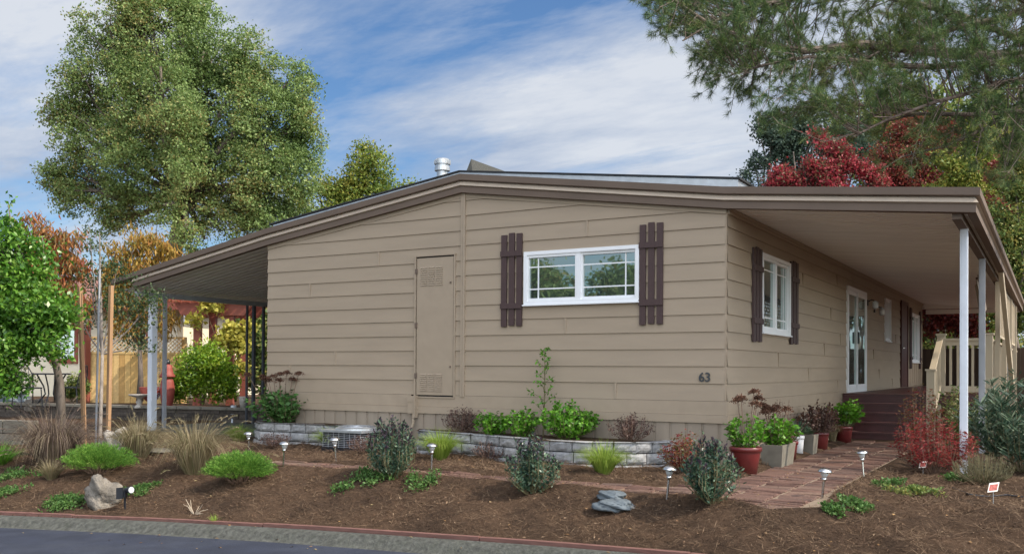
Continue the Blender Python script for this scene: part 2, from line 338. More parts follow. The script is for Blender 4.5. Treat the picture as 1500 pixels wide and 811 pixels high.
def crown_points(blobs, nclump, per, cr, shell=.42, gap=.0, gs=1.5, flat=.8):
    """leaf positions: clumps spread through ellipsoids, with holes"""
    B = np.array([b[:3] for b in blobs]); RR = np.array([b[3:6] for b in blobs]); w = RR.prod(1)**.75; w /= w.sum()
    out = []; tot = 0
    while tot < nclump:
        k = rng.choice(len(blobs), nclump*2, p=w); u = unit(nclump*2); r = rng.random(nclump*2)**shell
        p = B[k]+u*r[:, None]*RR[k]
        g = np.sin(p[:, 0]*gs+1)*np.sin(p[:, 1]*gs*1.1+2)+np.sin(p[:, 2]*gs*1.3)*np.cos((p[:, 0]-p[:, 1])*gs*.8)+.6*np.sin((p[:, 0]+p[:, 2])*gs*2.3)
        p = p[g > -1.2+gap]; out.append(p); tot += len(p)
    C = np.concatenate(out)[:nclump]
    cs = cr*rng.uniform(.6, 1.3, nclump)
    q = rng.normal(size=(nclump, per, 3))*cs[:, None, None]*np.array([1, 1, flat])*.6
    return C, (C[:, None, :]+q).reshape(-1, 3)
def tree(name, label, cat, base, blobs, lm, bm, nclump=1500, per=24, cr=.35, leaf=.12, aspect=.6, tr=.2, forks=None, droop=0, gap=0, gs=1.5, shell=.42, group=None, twigs=60, trunk=None, flat=.8):
    base = np.array(base, float)
    T = thing(name, label, cat, base, group)
    C, Pn = crown_points(blobs, nclump, per, cr, shell, gap, gs, flat)
    n = len(Pn); D = unit(n); D[:, 2] -= droop; D = nrm(D); sz = leaf*rng.uniform(.6, 1.25, n)
    V, F = leaf_quads(Pn, D, sz, sz*aspect)
    link('crown', V, F, lm, T)
    mb = MB(); top = np.mean([b[:3] for b in blobs], axis=0)
    if trunk is None:
        zt = min(b[2] for b in blobs); f0 = base+(top-base)*.45; f0[2] = base[2]+(top[2]-base[2])*.42
        trunk = [base, base+(f0-base)*.5+np.array([tr*.5, 0, 0]), f0]
    trunk = [np.array(t, float) for t in trunk]; nt = len(trunk)
    mb.tube(trunk, [tr*(1.25 if i == 0 else 1-.35*i/(nt-1)) for i in range(nt)], 9)
    st = trunk[-1]
    for b in blobs:
        c = np.array(b[:3]); mid = st+(c-st)*.5+np.array([0, 0, -.08*np.linalg.norm(c-st)])+rng.normal(size=3)*.05*np.linalg.norm(c-st)
        mb.tube([st-(st-mid)*0, mid, c], [tr*.5, tr*.3, tr*.12], 6)
    for i in rng.choice(len(C), min(twigs, len(C)), replace=False):
        c = C[i]; bb = min(blobs, key=lambda b: np.linalg.norm(np.array(b[:3])-c)); s0 = np.array(bb[:3]); s0 = s0+(st-s0)*rng.uniform(0, .4)
        mb.tube([s0, (s0+c)/2+rng.normal(size=3)*.06*np.linalg.norm(c-s0), c], [tr*.14, tr*.09, tr*.04], 4, cap=False)
    mb.build('trunk', bm, T, smooth=True)
    return T
def pblobs(L, D, sq=1.0, dj=0):
    """blobs given where they are seen, at distance D"""
    out = []
    for b in L:
        X, Y, r = b[:3]; d = D+(b[3] if len(b) > 3 else 0); c = at(X, Y, d); rr = r*d/FPX
        out.append((*c, rr, rr, rr*sq))
    return out
def shrub(name, label, base, h, w, nst, lps, ll, lw, lm, sm, cat='shrub', droop=.2, start=.15, spread=1.0, topm=None, topk=0, group=None, upl=.5, sr=.004, heads=None, curve=.3, jit=.02):
    base = np.array(base, float); T = thing(name, label, cat, base, group)
    mb = MB(); P = []; D = []; TP = []; TD = []; HD = []
    for i in range(nst):
        a = rng.uniform(0, 2*math.pi); q = math.sqrt(rng.random())*spread; hh = h*(1-.45*q*q)*rng.uniform(.75, 1.05)
        tip = base+np.array([math.cos(a)*w/2*q, math.sin(a)*w/2*q, hh]); b0 = base+np.array([math.cos(a), math.sin(a), 0])*w*.07*q
        mid = (b0+tip)/2+np.array([math.cos(a)*w*q*.15, math.sin(a)*w*q*.15, -h*.02])*curve/.3
        mb.tube([b0-np.array([0, 0, .03]), mid, tip], [sr, sr*.8, sr*.4], 4, cap=False)
        t = rng.uniform(start, 1, lps)[:, None]; pts = (1-t)**2*b0+2*t*(1-t)*mid+t*t*tip
        pts = pts+rng.normal(size=pts.shape)*jit
        ax = tip-mid; ax /= np.linalg.norm(ax)+1e-9
        dd = unit(lps); dd -= (dd@ax)[:, None]*ax*.8; dd = nrm(dd)+ax*upl; dd[:, 2] -= droop*rng.random(lps)
        if topk:
            tt = rng.uniform(.82, 1.02, topk)[:, None]; TP.append(b0+(mid-b0)*0+((1-tt)**2*b0+2*tt*(1-tt)*mid+tt*tt*tip)-b0); x = unit(topk)*.6+ax; TD.append(x)
        P.append(pts); D.append(dd)
        if heads and i < heads[0]: HD.append(tip)
    P = np.concatenate(P); D = nrm(np.concatenate(D)); n = len(P); s = rng.uniform(.65, 1.2, n)
    V, F = leaf_quads(P, D, ll*s, lw*s); link('foliage', V, F, lm, T)
    mb.build('stems', sm, T)
    if topk:
        P = np.concatenate(TP); D = nrm(np.concatenate(TD)); s = rng.uniform(.7, 1.1, len(P)); V, F = leaf_quads(P, D, ll*s, lw*s); link('tips', V, F, topm, T)
    return T
def tuft(name, label, base, h, r, n, bw, m, cat='ornamental grass', group=None, sag=.12, lean=1.0, plumes=None, arch=0):
    base = np.array(base, float); a = rng.uniform(0, 2*math.pi, n); q = rng.random(n)**.5; L = rng.uniform(.6, 1.05, n)
    b = base+np.stack([np.cos(a)*r*.14*q, np.sin(a)*r*.14*q, np.full(n, -.02)], 1)
    t = base+np.stack([np.cos(a)*r*q*lean*L, np.sin(a)*r*q*lean*L, h*L*(np.sqrt(np.clip(1-.8*q*q, .05, 1))-.32*q*q*arch)], 1)
    t[:, :2] += rng.normal(size=(n, 2))*r*.1
    V, F = blades(b, t, bw*rng.uniform(.6, 1.2, n), sag*h*q+.02*h, 4)
    if not plumes:
        o = link(name, V, F, m, None, origin=base); return tag(o, label, cat, group)
    T = thing(name, label, cat, base, group); link('blades', V, F, m, T)
    k = plumes[0]; idx = rng.choice(n, k, replace=False); P = []; D = []
    for i in idx:
        d = t[i]-b[i]; d[2] *= .5; d /= np.linalg.norm(d); s = np.linspace(0, 1, 26)[:, None]
        P.append(t[i]+d*s*plumes[1]-np.array([0, 0, 1])*s*s*.05); D.append(np.tile(d, (26, 1))+unit(26)*.6)
    P = np.concatenate(P); D = nrm(np.concatenate(D)); V, F = needle_tris(P, D, .03, .007); link('plumes', V, F, plumes[2], T)
    return T
def groundcover(name, label, base, r, n, ll, m, cat='ground cover plant', hh=.06, group=None, ry=None):
    base = np.array(base, float); k = 14; cc = rng.normal(size=(k, 2))*r*.42; i = rng.integers(0, k, n)
    xy = base[:2]+(cc[i]+rng.normal(size=(n, 2))*r*.16)*np.array([1, (ry or r)/r])
    z = H(xy[:, 0], xy[:, 1])+rng.random(n)*hh; P = np.column_stack([xy, z]); D = unit(n); D[:, 2] = np.abs(D[:, 2])*.8+.1; D = nrm(D); s = rng.uniform(.6, 1.2, n)
    V, F = leaf_quads(P, D, ll*s, ll*.55*s); return tag(link(name, V, F, m, None, origin=base), label, cat, group, 'stuff')

# ------------------------------------------------------------------ ground, road, kerb
def graded(*segs):
    a = []
    for s, e, d in segs: a += list(np.arange(s, e, d))
    return np.array(a+[segs[-1][1]])
gx = graded((-900, -100, 100), (-100, -40, 10), (-40, -12, .7), (-12, -7, .08), (-7, 4.5, .035), (4.5, 9, .2), (9, 40, 2), (40, 900, 60))
gy = graded((-900, -100, 100), (-100, -14, 8), (-14, -5.2, .2), (-5.2, -1.0, .035), (-1.0, 2, .09), (2, 14, .25), (14, 40, 2), (40, 140, 10), (140, 900, 80))
GX, GY = np.meshgrid(gx, gy); GZ = H(GX, GY)
V = np.stack([GX, GY, GZ], -1).reshape(-1, 3); nx = len(gx); ny = len(gy)
I = np.arange(nx*ny).reshape(ny, nx); F = np.stack([I[:-1, :-1], I[:-1, 1:], I[1:, 1:], I[1:, :-1]], -1).reshape(-1, 4)
def ground_mat():
    m, nt, b = new_mat('mulch_ground'); L = nt.links; b.inputs['Roughness'].default_value = .95; b.inputs['Specular IOR Level'].default_value = .1
    tc = N(nt, 'ShaderNodeTexCoord')
    n1 = N(nt, 'ShaderNodeTexNoise'); n1.inputs['Scale'].default_value = 1.6; n1.inputs['Detail'].default_value = 10; n1.inputs['Roughness'].default_value = .75
    n2 = N(nt, 'ShaderNodeTexNoise'); n2.inputs['Scale'].default_value = 38; n2.inputs['Detail'].default_value = 8; n2.inputs['Roughness'].default_value = .8
    for n in (n1, n2): L.new(tc.outputs['Object'], n.inputs[0])
    r1 = N(nt, 'ShaderNodeValToRGB'); e = r1.color_ramp.elements; e[0].position = .35; e[0].color = (.040, .026, .019, 1); e[1].position = .68; e[1].color = (.165, .098, .060, 1)
    r2 = N(nt, 'ShaderNodeValToRGB'); e = r2.color_ramp.elements; e[0].position = .33; e[0].color = (.028, .018, .013, 1); e[1].position = .66; e[1].color = (.155, .105, .07, 1)
    L.new(n1.outputs[0], r1.inputs[0]); L.new(n2.outputs[0], r2.inputs[0]); mx = N(nt, 'ShaderNodeMixRGB'); mx.inputs[0].default_value = .5; L.new(r1.outputs[0], mx.inputs[1]); L.new(r2.outputs[0], mx.inputs[2])
    L.new(mx.outputs[0], b.inputs['Base Color'])
    bp = N(nt, 'ShaderNodeBump'); bp.inputs['Strength'].default_value = 1; bp.inputs['Distance'].default_value = .05; L.new(n2.outputs[0], bp.inputs['Height']); L.new(bp.outputs[0], b.inputs['Normal'])
    return m
M['ground'] = ground_mat()
tag(link('ground', V, F, M['ground'], None, True, origin=(0, 0, 0)), kind='structure')
def strip(prof, xs, yf, zf):
    """sweep a cross-section (outward, up) along the kerb line"""
    V = []; F = []; k = len(prof)
    for x in xs:
        for o, z in prof: V.append((x, float(yf(x))-o, float(zf(x))+z))
    for i in range(len(xs)-1):
        for j in range(k-1): F.append((i*k+j, i*k+j+1, (i+1)*k+j+1, (i+1)*k+j))
    return V, F
ks = np.unique(np.concatenate([np.linspace(-40, -12, 6), np.arange(-12, 8, .25), np.linspace(8, 40, 5)]))
V, F = strip([(.045, -.30), (.045, -.045), (.09, -.028), (.15, -.036), (.20, -.062), (.235, -.098), (.27, -.122), (.31, -.130), (.32, -.132), (.32, -.35)], ks, tim_y, tim_z)
tag(link('kerb', V, F, M['kerb'], None, True, origin=(0, 0, 0)), kind='structure')
V, F = strip([(.305, -.127), (2.0, -.110), (4.0, -.10), (8.5, -.14)], ks, tim_y, tim_z)
tag(link('road', V, F, M['road'], None, True, origin=(0, 0, 0)), kind='structure')
# timber edging boards along the bed
te = thing('timber_edging', 'low reddish brown timber board edging between the mulch bed and the kerb', 'garden edging', (-3, float(tim_y(-3)), float(tim_z(-3))-.15))
bx = [-12, -9.4, -7.05, -5.75, -3.35, -.95, .95, 3.4, 6.0]
for i in range(len(bx)-1):
    mb = MB(); a, b = bx[i], bx[i+1]; nn = 5; js = random.uniform(-.006, .006)
    for k in range(nn):
        x0 = a+.006+(b-a-.012)*k/nn; x1 = a+.006+(b-a-.012)*(k+1)/nn
        P = []
        for x in (x0, x1):
            y = float(tim_y(x)); z = float(tim_z(x))+js
            P += [(x, y-.04, z-.2), (x, y-.04, z-.004), (x, y-.034, z), (x, y+.0, z), (x, y+.004, z-.2)]
        mb.add(P, [(j, j+1, j+6, j+5) for j in range(4)]+([(0, 4, 3, 2, 1)] if k == 0 else [])+([(5, 6, 7, 8, 9)] if k == nn-1 else []))
    mb.build('board', M['timber'], te)
# brick path
mb = MB(); ztop = -.150
V = []
xs = [.45+.35*k for k in range(-40, 8)]; yy = np.arange(-3.2, 5.5, .2)
for xi, x in enumerate(xs):
    for yi, y in enumerate(yy):
        for s in range(2):
            y0 = y+s*.1
            cx = x+.175; cy = y0+.05
            if not inpoly([cx], [cy], PATH)[0]: continue
            t = rng.normal()*.0035; tl = rng.normal(size=2)*.004; g = .006; gg = .017
            x0, x1, ya, yb = x+gg+rng.normal()*.003, x+.35-gg+rng.normal()*.003, y0+g+rng.normal()*.0015, y0+.1-g
            z = ztop+t; c = [(x0, ya, z-tl[0]-tl[1]), (x1, ya, z+tl[0]-tl[1]), (x1, yb, z+tl[0]+tl[1]), (x0, yb, z-tl[0]+tl[1])]
            e = .006; ct = [(x0+e, ya+e, c[0][2]), (x1-e, ya+e, c[1][2]), (x1-e, yb-e, c[2][2]), (x0+e, yb-e, c[3][2])]
            lo = [(p[0], p[1], p[2]-e) for p in c]; bt = [(p[0], p[1], ztop-.05) for p in c]
            mb.add(ct+lo+bt, [(0, 1, 2, 3)]+[(4+k, 4+(k+1) % 4, (k+1) % 4, k) for k in range(4)]+[(8+k, 8+(k+1) % 4, 4+(k+1) % 4, 4+k) for k in range(4)])
tag(mb.build('brick_path', M['brick'], origin=(0, 0, 0)), kind='structure')
mb = MB(); mb.add([(x, y, ztop-.012) for x, y in PATH], [tuple(range(len(PATH)))])
tag(mb.build('path_bedding', M['sand'], origin=(0, 0, 0)), kind='structure')
# dry needles and chips lying over the mulch (uncountable)
n = 190000
px = rng.uniform(-11, 6.5, n*2); py = rng.uniform(-5.6, .6, n*2)
w = (py > tim_y(px)+.03) & ~(inpoly(px, py, PATH) & (rng.random(n*2) > .035)) & ~((px > -7.2) & (px < 0) & (py > -.05))
px = px[w][:n]; py = py[w][:n]; n = len(px)
dens = wob(px, py, 1.4)+rng.normal(size=n)*1.2; keep = dens > -1.0; px = px[keep]; py = py[keep]; n = len(px)
a = rng.uniform(0, 2*math.pi, n); D = np.stack([np.cos(a), np.sin(a), rng.normal(size=n)*.36], 1); D = nrm(D)
pz = np.where(inpoly(px, py, PATH), ztop+.004, H(px, py)+.004+rng.random(n)*.012)
long_ = rng.random(n) < .93
L_ = np.where(long_, rng.uniform(.05, .15, n), rng.uniform(.015, .04, n)); W_ = np.where(long_, rng.uniform(.0018, .0038, n), rng.uniform(.007, .016, n))
V, F = leaf_quads(np.column_stack([px, py, pz]), D, L_, W_, .15, nv=np.tile([0, 0, 1.], (n, 1))+unit(n)*.5)
tag(link('mulch_debris', V, F, M['chip'], None, origin=(0, 0, 0)), 'dry needles and wood chips strewn over the mulch bed', 'mulch', kind='stuff')

# ------------------------------------------------------------------ the house
WH, LEN = 7.256, 17.9; SX = -3.641; Z0 = .62; LAP = .2032
RB = np.array([(-10.85, 2.245), (-7.2, 2.872), (-3.64, 3.362), (0, 2.852), (2.53, 2.600)])
def zb(x): return float(np.interp(x, RB[:, 0], RB[:, 1]))
house = thing('mobile_home', 'long tan lap sided mobile home with low gable, brown fascia and awnings on both sides', 'house', (-3.6, 9, -.17))
def lap_wall(name, kind, a, b, holes=(), ztopf=None, m=None, z0=Z0, fixed=0.0, sgn=-1):
    """horizontal lap boards; kind 'x' lies in plane y=fixed facing -y, 'y' lies in plane x=fixed; sgn is the facing direction"""
    mb = MB(); k = 0
    while True:
        zl = z0+k*LAP
        if zl > 3.5: break
        zu = zl+LAP; xs = [a]
        x = a
        while x < b-1e-6: x = min(b, x+.25); xs.append(x)
        for h in holes:
            for e in h[:2]:
                if a < e < b: xs.append(e)
        xs = sorted(set(round(x, 5) for x in xs))
        for i in range(len(xs)-1):
            xa, xb_ = xs[i], xs[i+1]; xm = (xa+xb_)/2
            segs = [(zl, zu)]
            for h in holes:
                if h[0]-1e-4 <= xm <= h[1]+1e-4:
                    ns = []
                    for s0, s1 in segs:
                        if h[3] <= s0 or h[2] >= s1: ns.append((s0, s1)); continue
                        if h[2] > s0: ns.append((s0, h[2]))
                        if h[3] < s1: ns.append((h[3], s1))
                    segs = ns
            for s0, s1 in segs:
                def pr(z): return .015*(1-(z-zl)/LAP)+.002     # boards slope: thick edge at the bottom
                za, zbv = (ztopf(xa), ztopf(xb_)) if ztopf else (9, 9)
                if s0 >= max(za, zbv) - .001: continue
                pts = []
                for xx, zt in ((xa, za), (xb_, zbv)):
                    t = max(s0, min(s1, zt)); pts.append((xx, s0, pr(s0))); pts.append((xx, t, pr(t)))
                def P(u, z, d):
                    return (u, fixed+sgn*d, z) if kind == 'x' else (fixed+sgn*d, u, z)
                q = [P(*pts[0]), P(*pts[2]), P(*pts[3]), P(*pts[1])]
                fs = [(0, 1, 2, 3)]
                if abs(s0-zl) < 1e-6:
                    q += [P(pts[0][0], zl, 0), P(pts[2][0], zl, 0)]; fs.append((4, 5, 1, 0))
                mb.add(q, fs)
        k += 1
    return mb.build(name, m or M['siding'], house)
cab = (-4.425, -3.778, .600, 2.535)
fw_ = (-2.685, -1.075, 1.817, 2.505)
lap_wall('front_wall', 'x', -WH, SX-.035, [cab], zb)
lap_wall('front_wall', 'x', SX+.035, -.012, [(cab[0], -9, 0, 0), fw_], zb)
sw = (1.40, 2.87, 1.475, 2.505); sd = (7.06, 8.95, .585, 2.53); nw = (11.3, 12.05, 1.65, 2.59); fd = (13.65, 14.8, .60, 2.70); w2 = (15.55, 17.0, 1.22, 2.50)
lap_wall('side_wall', 'y', .012, 14.82, [sw, sd, nw, fd], lambda y: 2.86, z0=Z0, sgn=1)
mb = MB(); mb.box((-.02, 14.82, .62), (.008, 17.9, 1.20)); mb.box((-.02, 14.82, 1.20), (.016, 17.9, 1.225)); mb.box((-.02, 14.82, 1.225), (.006, 15.55, 2.86)); mb.box((-.02, 17.0, 1.225), (.006, 17.9, 2.86)); mb.box((-.02, 15.55, 2.50), (.006, 17.0, 2.86))
for y in np.arange(15.0, 17.9, .4): mb.box((.008, y, .62), (.014, y+.02, 1.20))
mb.build('rear_bay_wall', M['trim'], house)
mb = MB(); mb.box((-WH, 17.9, .4), (0, 17.95, 2.86)); mb.add([(-WH, 17.9, 2.86), (0, 17.9, 2.86), (-3.64, 17.9, 3.36)], [(0, 1, 2)]); mb.box((-WH-.02, .05, .4), (-WH+.0, 17.9, 2.86))
mb.build('rear_wall', M['siding'], house)
mb = MB(); mb.box((-WH+.2, .22, -.1), (-.22, 17.8, 2.7)); mb.build('interior', M['dark'], house)
for k, y in ((3, 5.2), (1, 4.1), (0, 6.3), (6, 5.7), (8, 3.7), (2, 2.3), (4, 6.5), (9, 6.2), (1, 10.6), (3, 9.9), (5, 12.9), (0, 12.4)): mb = MB(); mb.box((.002, y, Z0+k*LAP+.004), (.0205, y+.028, Z0+(k+1)*LAP-.004)); mb.build('joiner_strip', M['trim'], house)
for k, x in ((2, -5.9), (7, -6.4), (4, -2.1), (0, -1.4), (9, -5.1), (1, -6.8), (10, -1.8)): mb = MB(); mb.box((x, -.0205, Z0+k*LAP+.004), (x+.025, -.002, Z0+(k+1)*LAP-.004)); mb.build('joiner_strip', M['trim'], house)
# lower trim boards and skirting
mb = MB(); mb.box((-WH-.01, -.018, .458), (-4.50, .0, .617)); mb.box((-4.44, -.018, .458), (.016, 0, .597)); mb.box((-3.778, -.018, .597), (.016, 0, .617)); mb.box((-WH-.012, -.034, .363), (.034, 0, .456)); mb.box((.0, .0, .458), (.018, 17.9, .617)); mb.box((.0, -.0, .363), (.034, 17.9, .456))
mb.build('base_trim', M['trim'], house)
mb = MB(); mb.box((-WH, .0, -.3), (0, .012, .363)); mb.box((-.012, .012, -.3), (.0, 17.9, .363))
for x in np.arange(-WH, -.05, .20): mb.box((x, -.012, -.3), (x+.165, 0, .362))
for y in np.arange(.02, 17.8, .20): mb.box((0, y, -.3), (.012, y+.165, .362))
mb.build('skirting', M['skirt'], house)
mb = MB(); mb.box((SX-.035, -.030, .600), (SX-.002, 0, 3.36)); mb.box((SX+.004, -.036, .600), (SX+.035, 0, 3.355)); mb.build('centre_seam', M['trim'], house)
mb = MB(); mb.box((-.045, -.006, .62), (-.0, 0.0, 2.85)); mb.box((0, 0, .62), (.006, .045, 2.85)); mb.build('corner_trim', M['trim'], house)
# frieze board following the rake under the fascia
mb = MB()
for xa, xb_ in ((-WH, -3.66), (-3.62, 0)):
    mb.add([(xa, -.022, zb(xa)-.055), (xb_, -.022, zb(xb_)-.055), (xb_, -.022, zb(xb_)+.03), (xa, -.022, zb(xa)+.03), (xa, 0, zb(xa)-.055), (xb_, 0, zb(xb_)-.055)], [(0, 1, 2, 3), (4, 5, 1, 0)])
mb.build('rake_frieze', M['siding'], house)
# fascia: lower band, sloping light bead, upper band
def fasc(xs, f0, profile, m, name, y_end=None):
    V = []; F = []; k = len(profile)
    for x in xs:
        for o, z in profile: V.append((x, -o, zb(x)+z))
    for i in range(len(xs)-1):
        for j in range(k-1): F.append((i*k+j, (i+1)*k+j, (i+1)*k+j+1, i*k+j+1))
    F.append(tuple(range(k))); F.append(tuple((len(xs)-1)*k+j for j in range(k))[::-1])
    mb = MB(); mb.add(V, F); return mb
EX = lambda y: 2.535-.0075*y   # outer eave of the right awning
XS = [-10.32, -7.2, -3.64, 0, 2.53]
def ring(name, prof, m, xl=-10.32):
    mb = MB(); xs = [xl, -7.2, -3.64, 0, EX(0)]; k = len(prof); V = []; F = []
    for x in xs:
        s = prof
        for o, z in s: V.append((x+(o if x == xs[-1] else 0), -o, zb(min(x, 2.53))+z))
    # turn the corner and run back along the right eave
    for y in (3, 6, 9, 12, 15, 18.0):
        for o, z in prof: V.append((EX(y)+o, y, 2.60+z))
    nn = len(xs)+6
    for i in range(nn-1):
        for j in range(k-1): F.append((i*k+j, (i+1)*k+j, (i+1)*k+j+1, i*k+j+1))
    F.append(tuple(range(k))[::-1]); F.append(tuple((nn-1)*k+j for j in range(k)))
    mb.add(V, F); return mb.build(name, m, house)
ring('lower_fascia', [(.0, .0), (.085, .0), (.085, .080), (.0, .080)], M['fascia'])
ring('fascia_bead', [(.0, .080), (.078, .083), (.110, .095), (.075, .158), (.0, .158)], M['bead'])
ring('upper_fascia', [(.0, .160), (.115, .158), (.125, .166), (.125, .245), (.0, .250)], M['fascia'], -10.85)
# main roof slab
mb = MB()
def slab(x0, z0, x1, z1, x2, z2, y0, y1, t):
    V = []
    for y in (y0, y1):
        for x, z in ((x0, z0), (x1, z1), (x2, z2)): V += [(x, y, z), (x, y, z-t)]
    F = [(0, 2, 8, 6), (2, 4, 10, 8), (1, 7, 9, 3), (3, 9, 11, 5), (0, 1, 3, 2), (2, 3, 5, 4), (6, 8, 9, 7), (8, 10, 11, 9), (0, 6, 7, 1), (4, 5, 11, 10)]
    return V, F
mb.add(*slab(-7.12, 3.185, -3.64, 3.652, .20, 3.185, -.135, 17.95, .022)); mb.build('roof', M['roof'], house)
mb = MB(); mb.add(*slab(-7.05, 3.160, -3.64, 3.628, .17, 3.162, -.118, 17.9, .085)); mb.build('roof_edge_metal', M['galv'], house)
p0 = onp(648, 250, 'y', .9); c = (p0[0], .9, 3.52); zt = onp(648, 233, 'y', .9)[2]-3.52
mb = MB(); mb.lathe(c, [(.15, 0), (.085, .05), (.082, zt-.19), (.115, zt-.18), (.115, zt-.12), (.10, zt-.115), (.10, zt-.09), (.118, zt-.085), (.120, zt-.02), (.09, zt)], 24)
for k in range(24):
    t = 2*math.pi*k/24; mb.box((-.003, -.006, 0), (.006, .006, .055), ax=[(math.cos(t), math.sin(t), 0), (-math.sin(t), math.cos(t), 0), (0, 0, 1)], o=(c[0]+.119*math.cos(t), c[1]+.119*math.sin(t), c[2]+zt-.08))
mb.build('vent_pipe', M['galv'], house, smooth=False)
p0 = onp(690, 233, 'y', 6.0); zz = p0[2]
mb = MB(); mb.add([(p0[0]-.25, 5.2, 3.60), (p0[0]+.75, 5.2, 3.50), (p0[0]+.75, 8.5, 3.5), (p0[0]-.25, 8.5, 3.6), (p0[0], 6.0, zz), (p0[0], 8.5, zz)], [(0, 1, 4), (1, 2, 5, 4), (2, 3, 5), (3, 0, 4, 5)]); mb.build('roof_hump', M['shingle'], house)
# ribbed awning sheets (ribs run outwards from the walls)
def ribbed(x0, z0, x1f, z1, y0, y1, per=.16, h=.042, t=.0):
    V = []; F = []; ys = []; y = y0
    while y < y1:
        for d, hh in ((0, 0), (.55, 0), (.65, 1), (.9, 1)): ys.append((min(y+d*per, y1), hh*h))
        y += per
    ys.append((y1, 0)); n = 3
    for y, hh in ys:
        for k in range(n):
            f = k/(n-1); xe = x1f(y); V.append((x0+(xe-x0)*f, y, z0+(z1-z0)*f+hh))
    for i in range(len(ys)-1):
        for k in range(n-1): F.append((i*n+k, i*n+k+1, (i+1)*n+k+1, (i+1)*n+k))
    return V, F
ra = MB(); ra.add(*ribbed(.03, 2.875, lambda y: EX(y), 2.64, .0, 17.95)); rawn = ra.build('porch_awning', M['soffit'], house)
la = MB(); la.add(*ribbed(-WH-.02, 2.885, lambda y: -10.75, 2.29, .0, 12.0)); lawn = la.build('carport_awning', M['soffitg'], house)
mb = MB(); mb.add([(0, 0, 3.08), (EX(0), 0, 2.84), (EX(18), 18, 2.84), (0, 18, 3.08)], [(0, 1, 2, 3)]); mb.add([(-WH, 0, 3.12), (-10.85, 0, 2.49), (-10.85, 12, 2.49), (-WH, 12, 3.12)], [(3, 2, 1, 0)]); mb.build('awning_top', M['fascia'], house)
mb = MB(); mb.box((.0, .02, 2.800), (.03, 17.9, 2.862)); mb.box((.03, .02, 2.835), (.045, 17.9, 2.870)); mb.build('wall_flashing', M['trim'], house)
# beams and posts
mb = MB(); mb.beam((EX(0)-.10, .0, 2.60), (EX(18)-.10, 17.9, 2.60), .09, .09); mb.build('porch_beam', M['fascia'], rawn)
mb = MB(); mb.box((EX(17.9)-2.3, 17.84, 2.58), (EX(17.9), 17.92, 2.70)); mb.box((0, 17.84, 2.72), (EX(17.9), 17.9, 2.86)); mb.build('end_beam', M['soffit'], rawn)
mb = MB(); mb.box((-10.44, .05, 2.20), (-10.36, 11.9, 2.285)); mb.build('carport_beam', M['postg'], lawn)
def post(x, y, z0, z1, w, m, par): 
    mb = MB(); mb.box((x-w/2, y-w/2, z0), (x+w/2, y+w/2, z1)); mb.box((x-w/2-.004, y-w/2+.016, z0+.02), (x-w/2, y+w/2-.016, z1-.02)); mb.box((x-w/2+.016, y-w/2-.004, z0+.02), (x+w/2-.016, y-w/2, z1-.02)); mb.box((x-w*.8, y-w*.8, z0), (x+w*.8, y+w*.8, z0+.012))
    return mb.build('post', m, par)
post(2.44, .80, float(H(2.44, .8))-.02, 2.56, .076, M['postw'], rawn)
post(2.415, 3.95, -.17, 2.56, .076, M['postg'], rawn)
for y in (12.9, 17.7): post(EX(y)-.10, y, -.17, 2.56, .076, M['postg'], rawn)
post(-10.40, .40, -.19, 2.20, .11, M['postw'], lawn)
post(-10.40, .66, -.19, 2.20, .055, M['postg'], lawn)
post(-10.40, 2.80, -.19, 2.20, .055, M['postb'], lawn)
post(-10.40, 3.06, -.19, 2.20, .045, M['postb'], lawn)
post(-10.40, 2.62, -.19, 2.20, .035, M['postb'], lawn)
# scrollwork between the carport posts
for zc in (.55, 1.0, 1.45, 1.9):
    mb = MB()
    for s in (1, -1):
        P = [(-10.40, .53+s*(.012+.05*(1-t/14))*math.cos(t*.75), zc+s*.05+s*(.015+.055*(1-t/14))*math.sin(t*.75)+s*.02) for t in range(15)]
        mb.tube(P, .005, 5)
    mb.build('scrollwork', M['postg'], lawn)
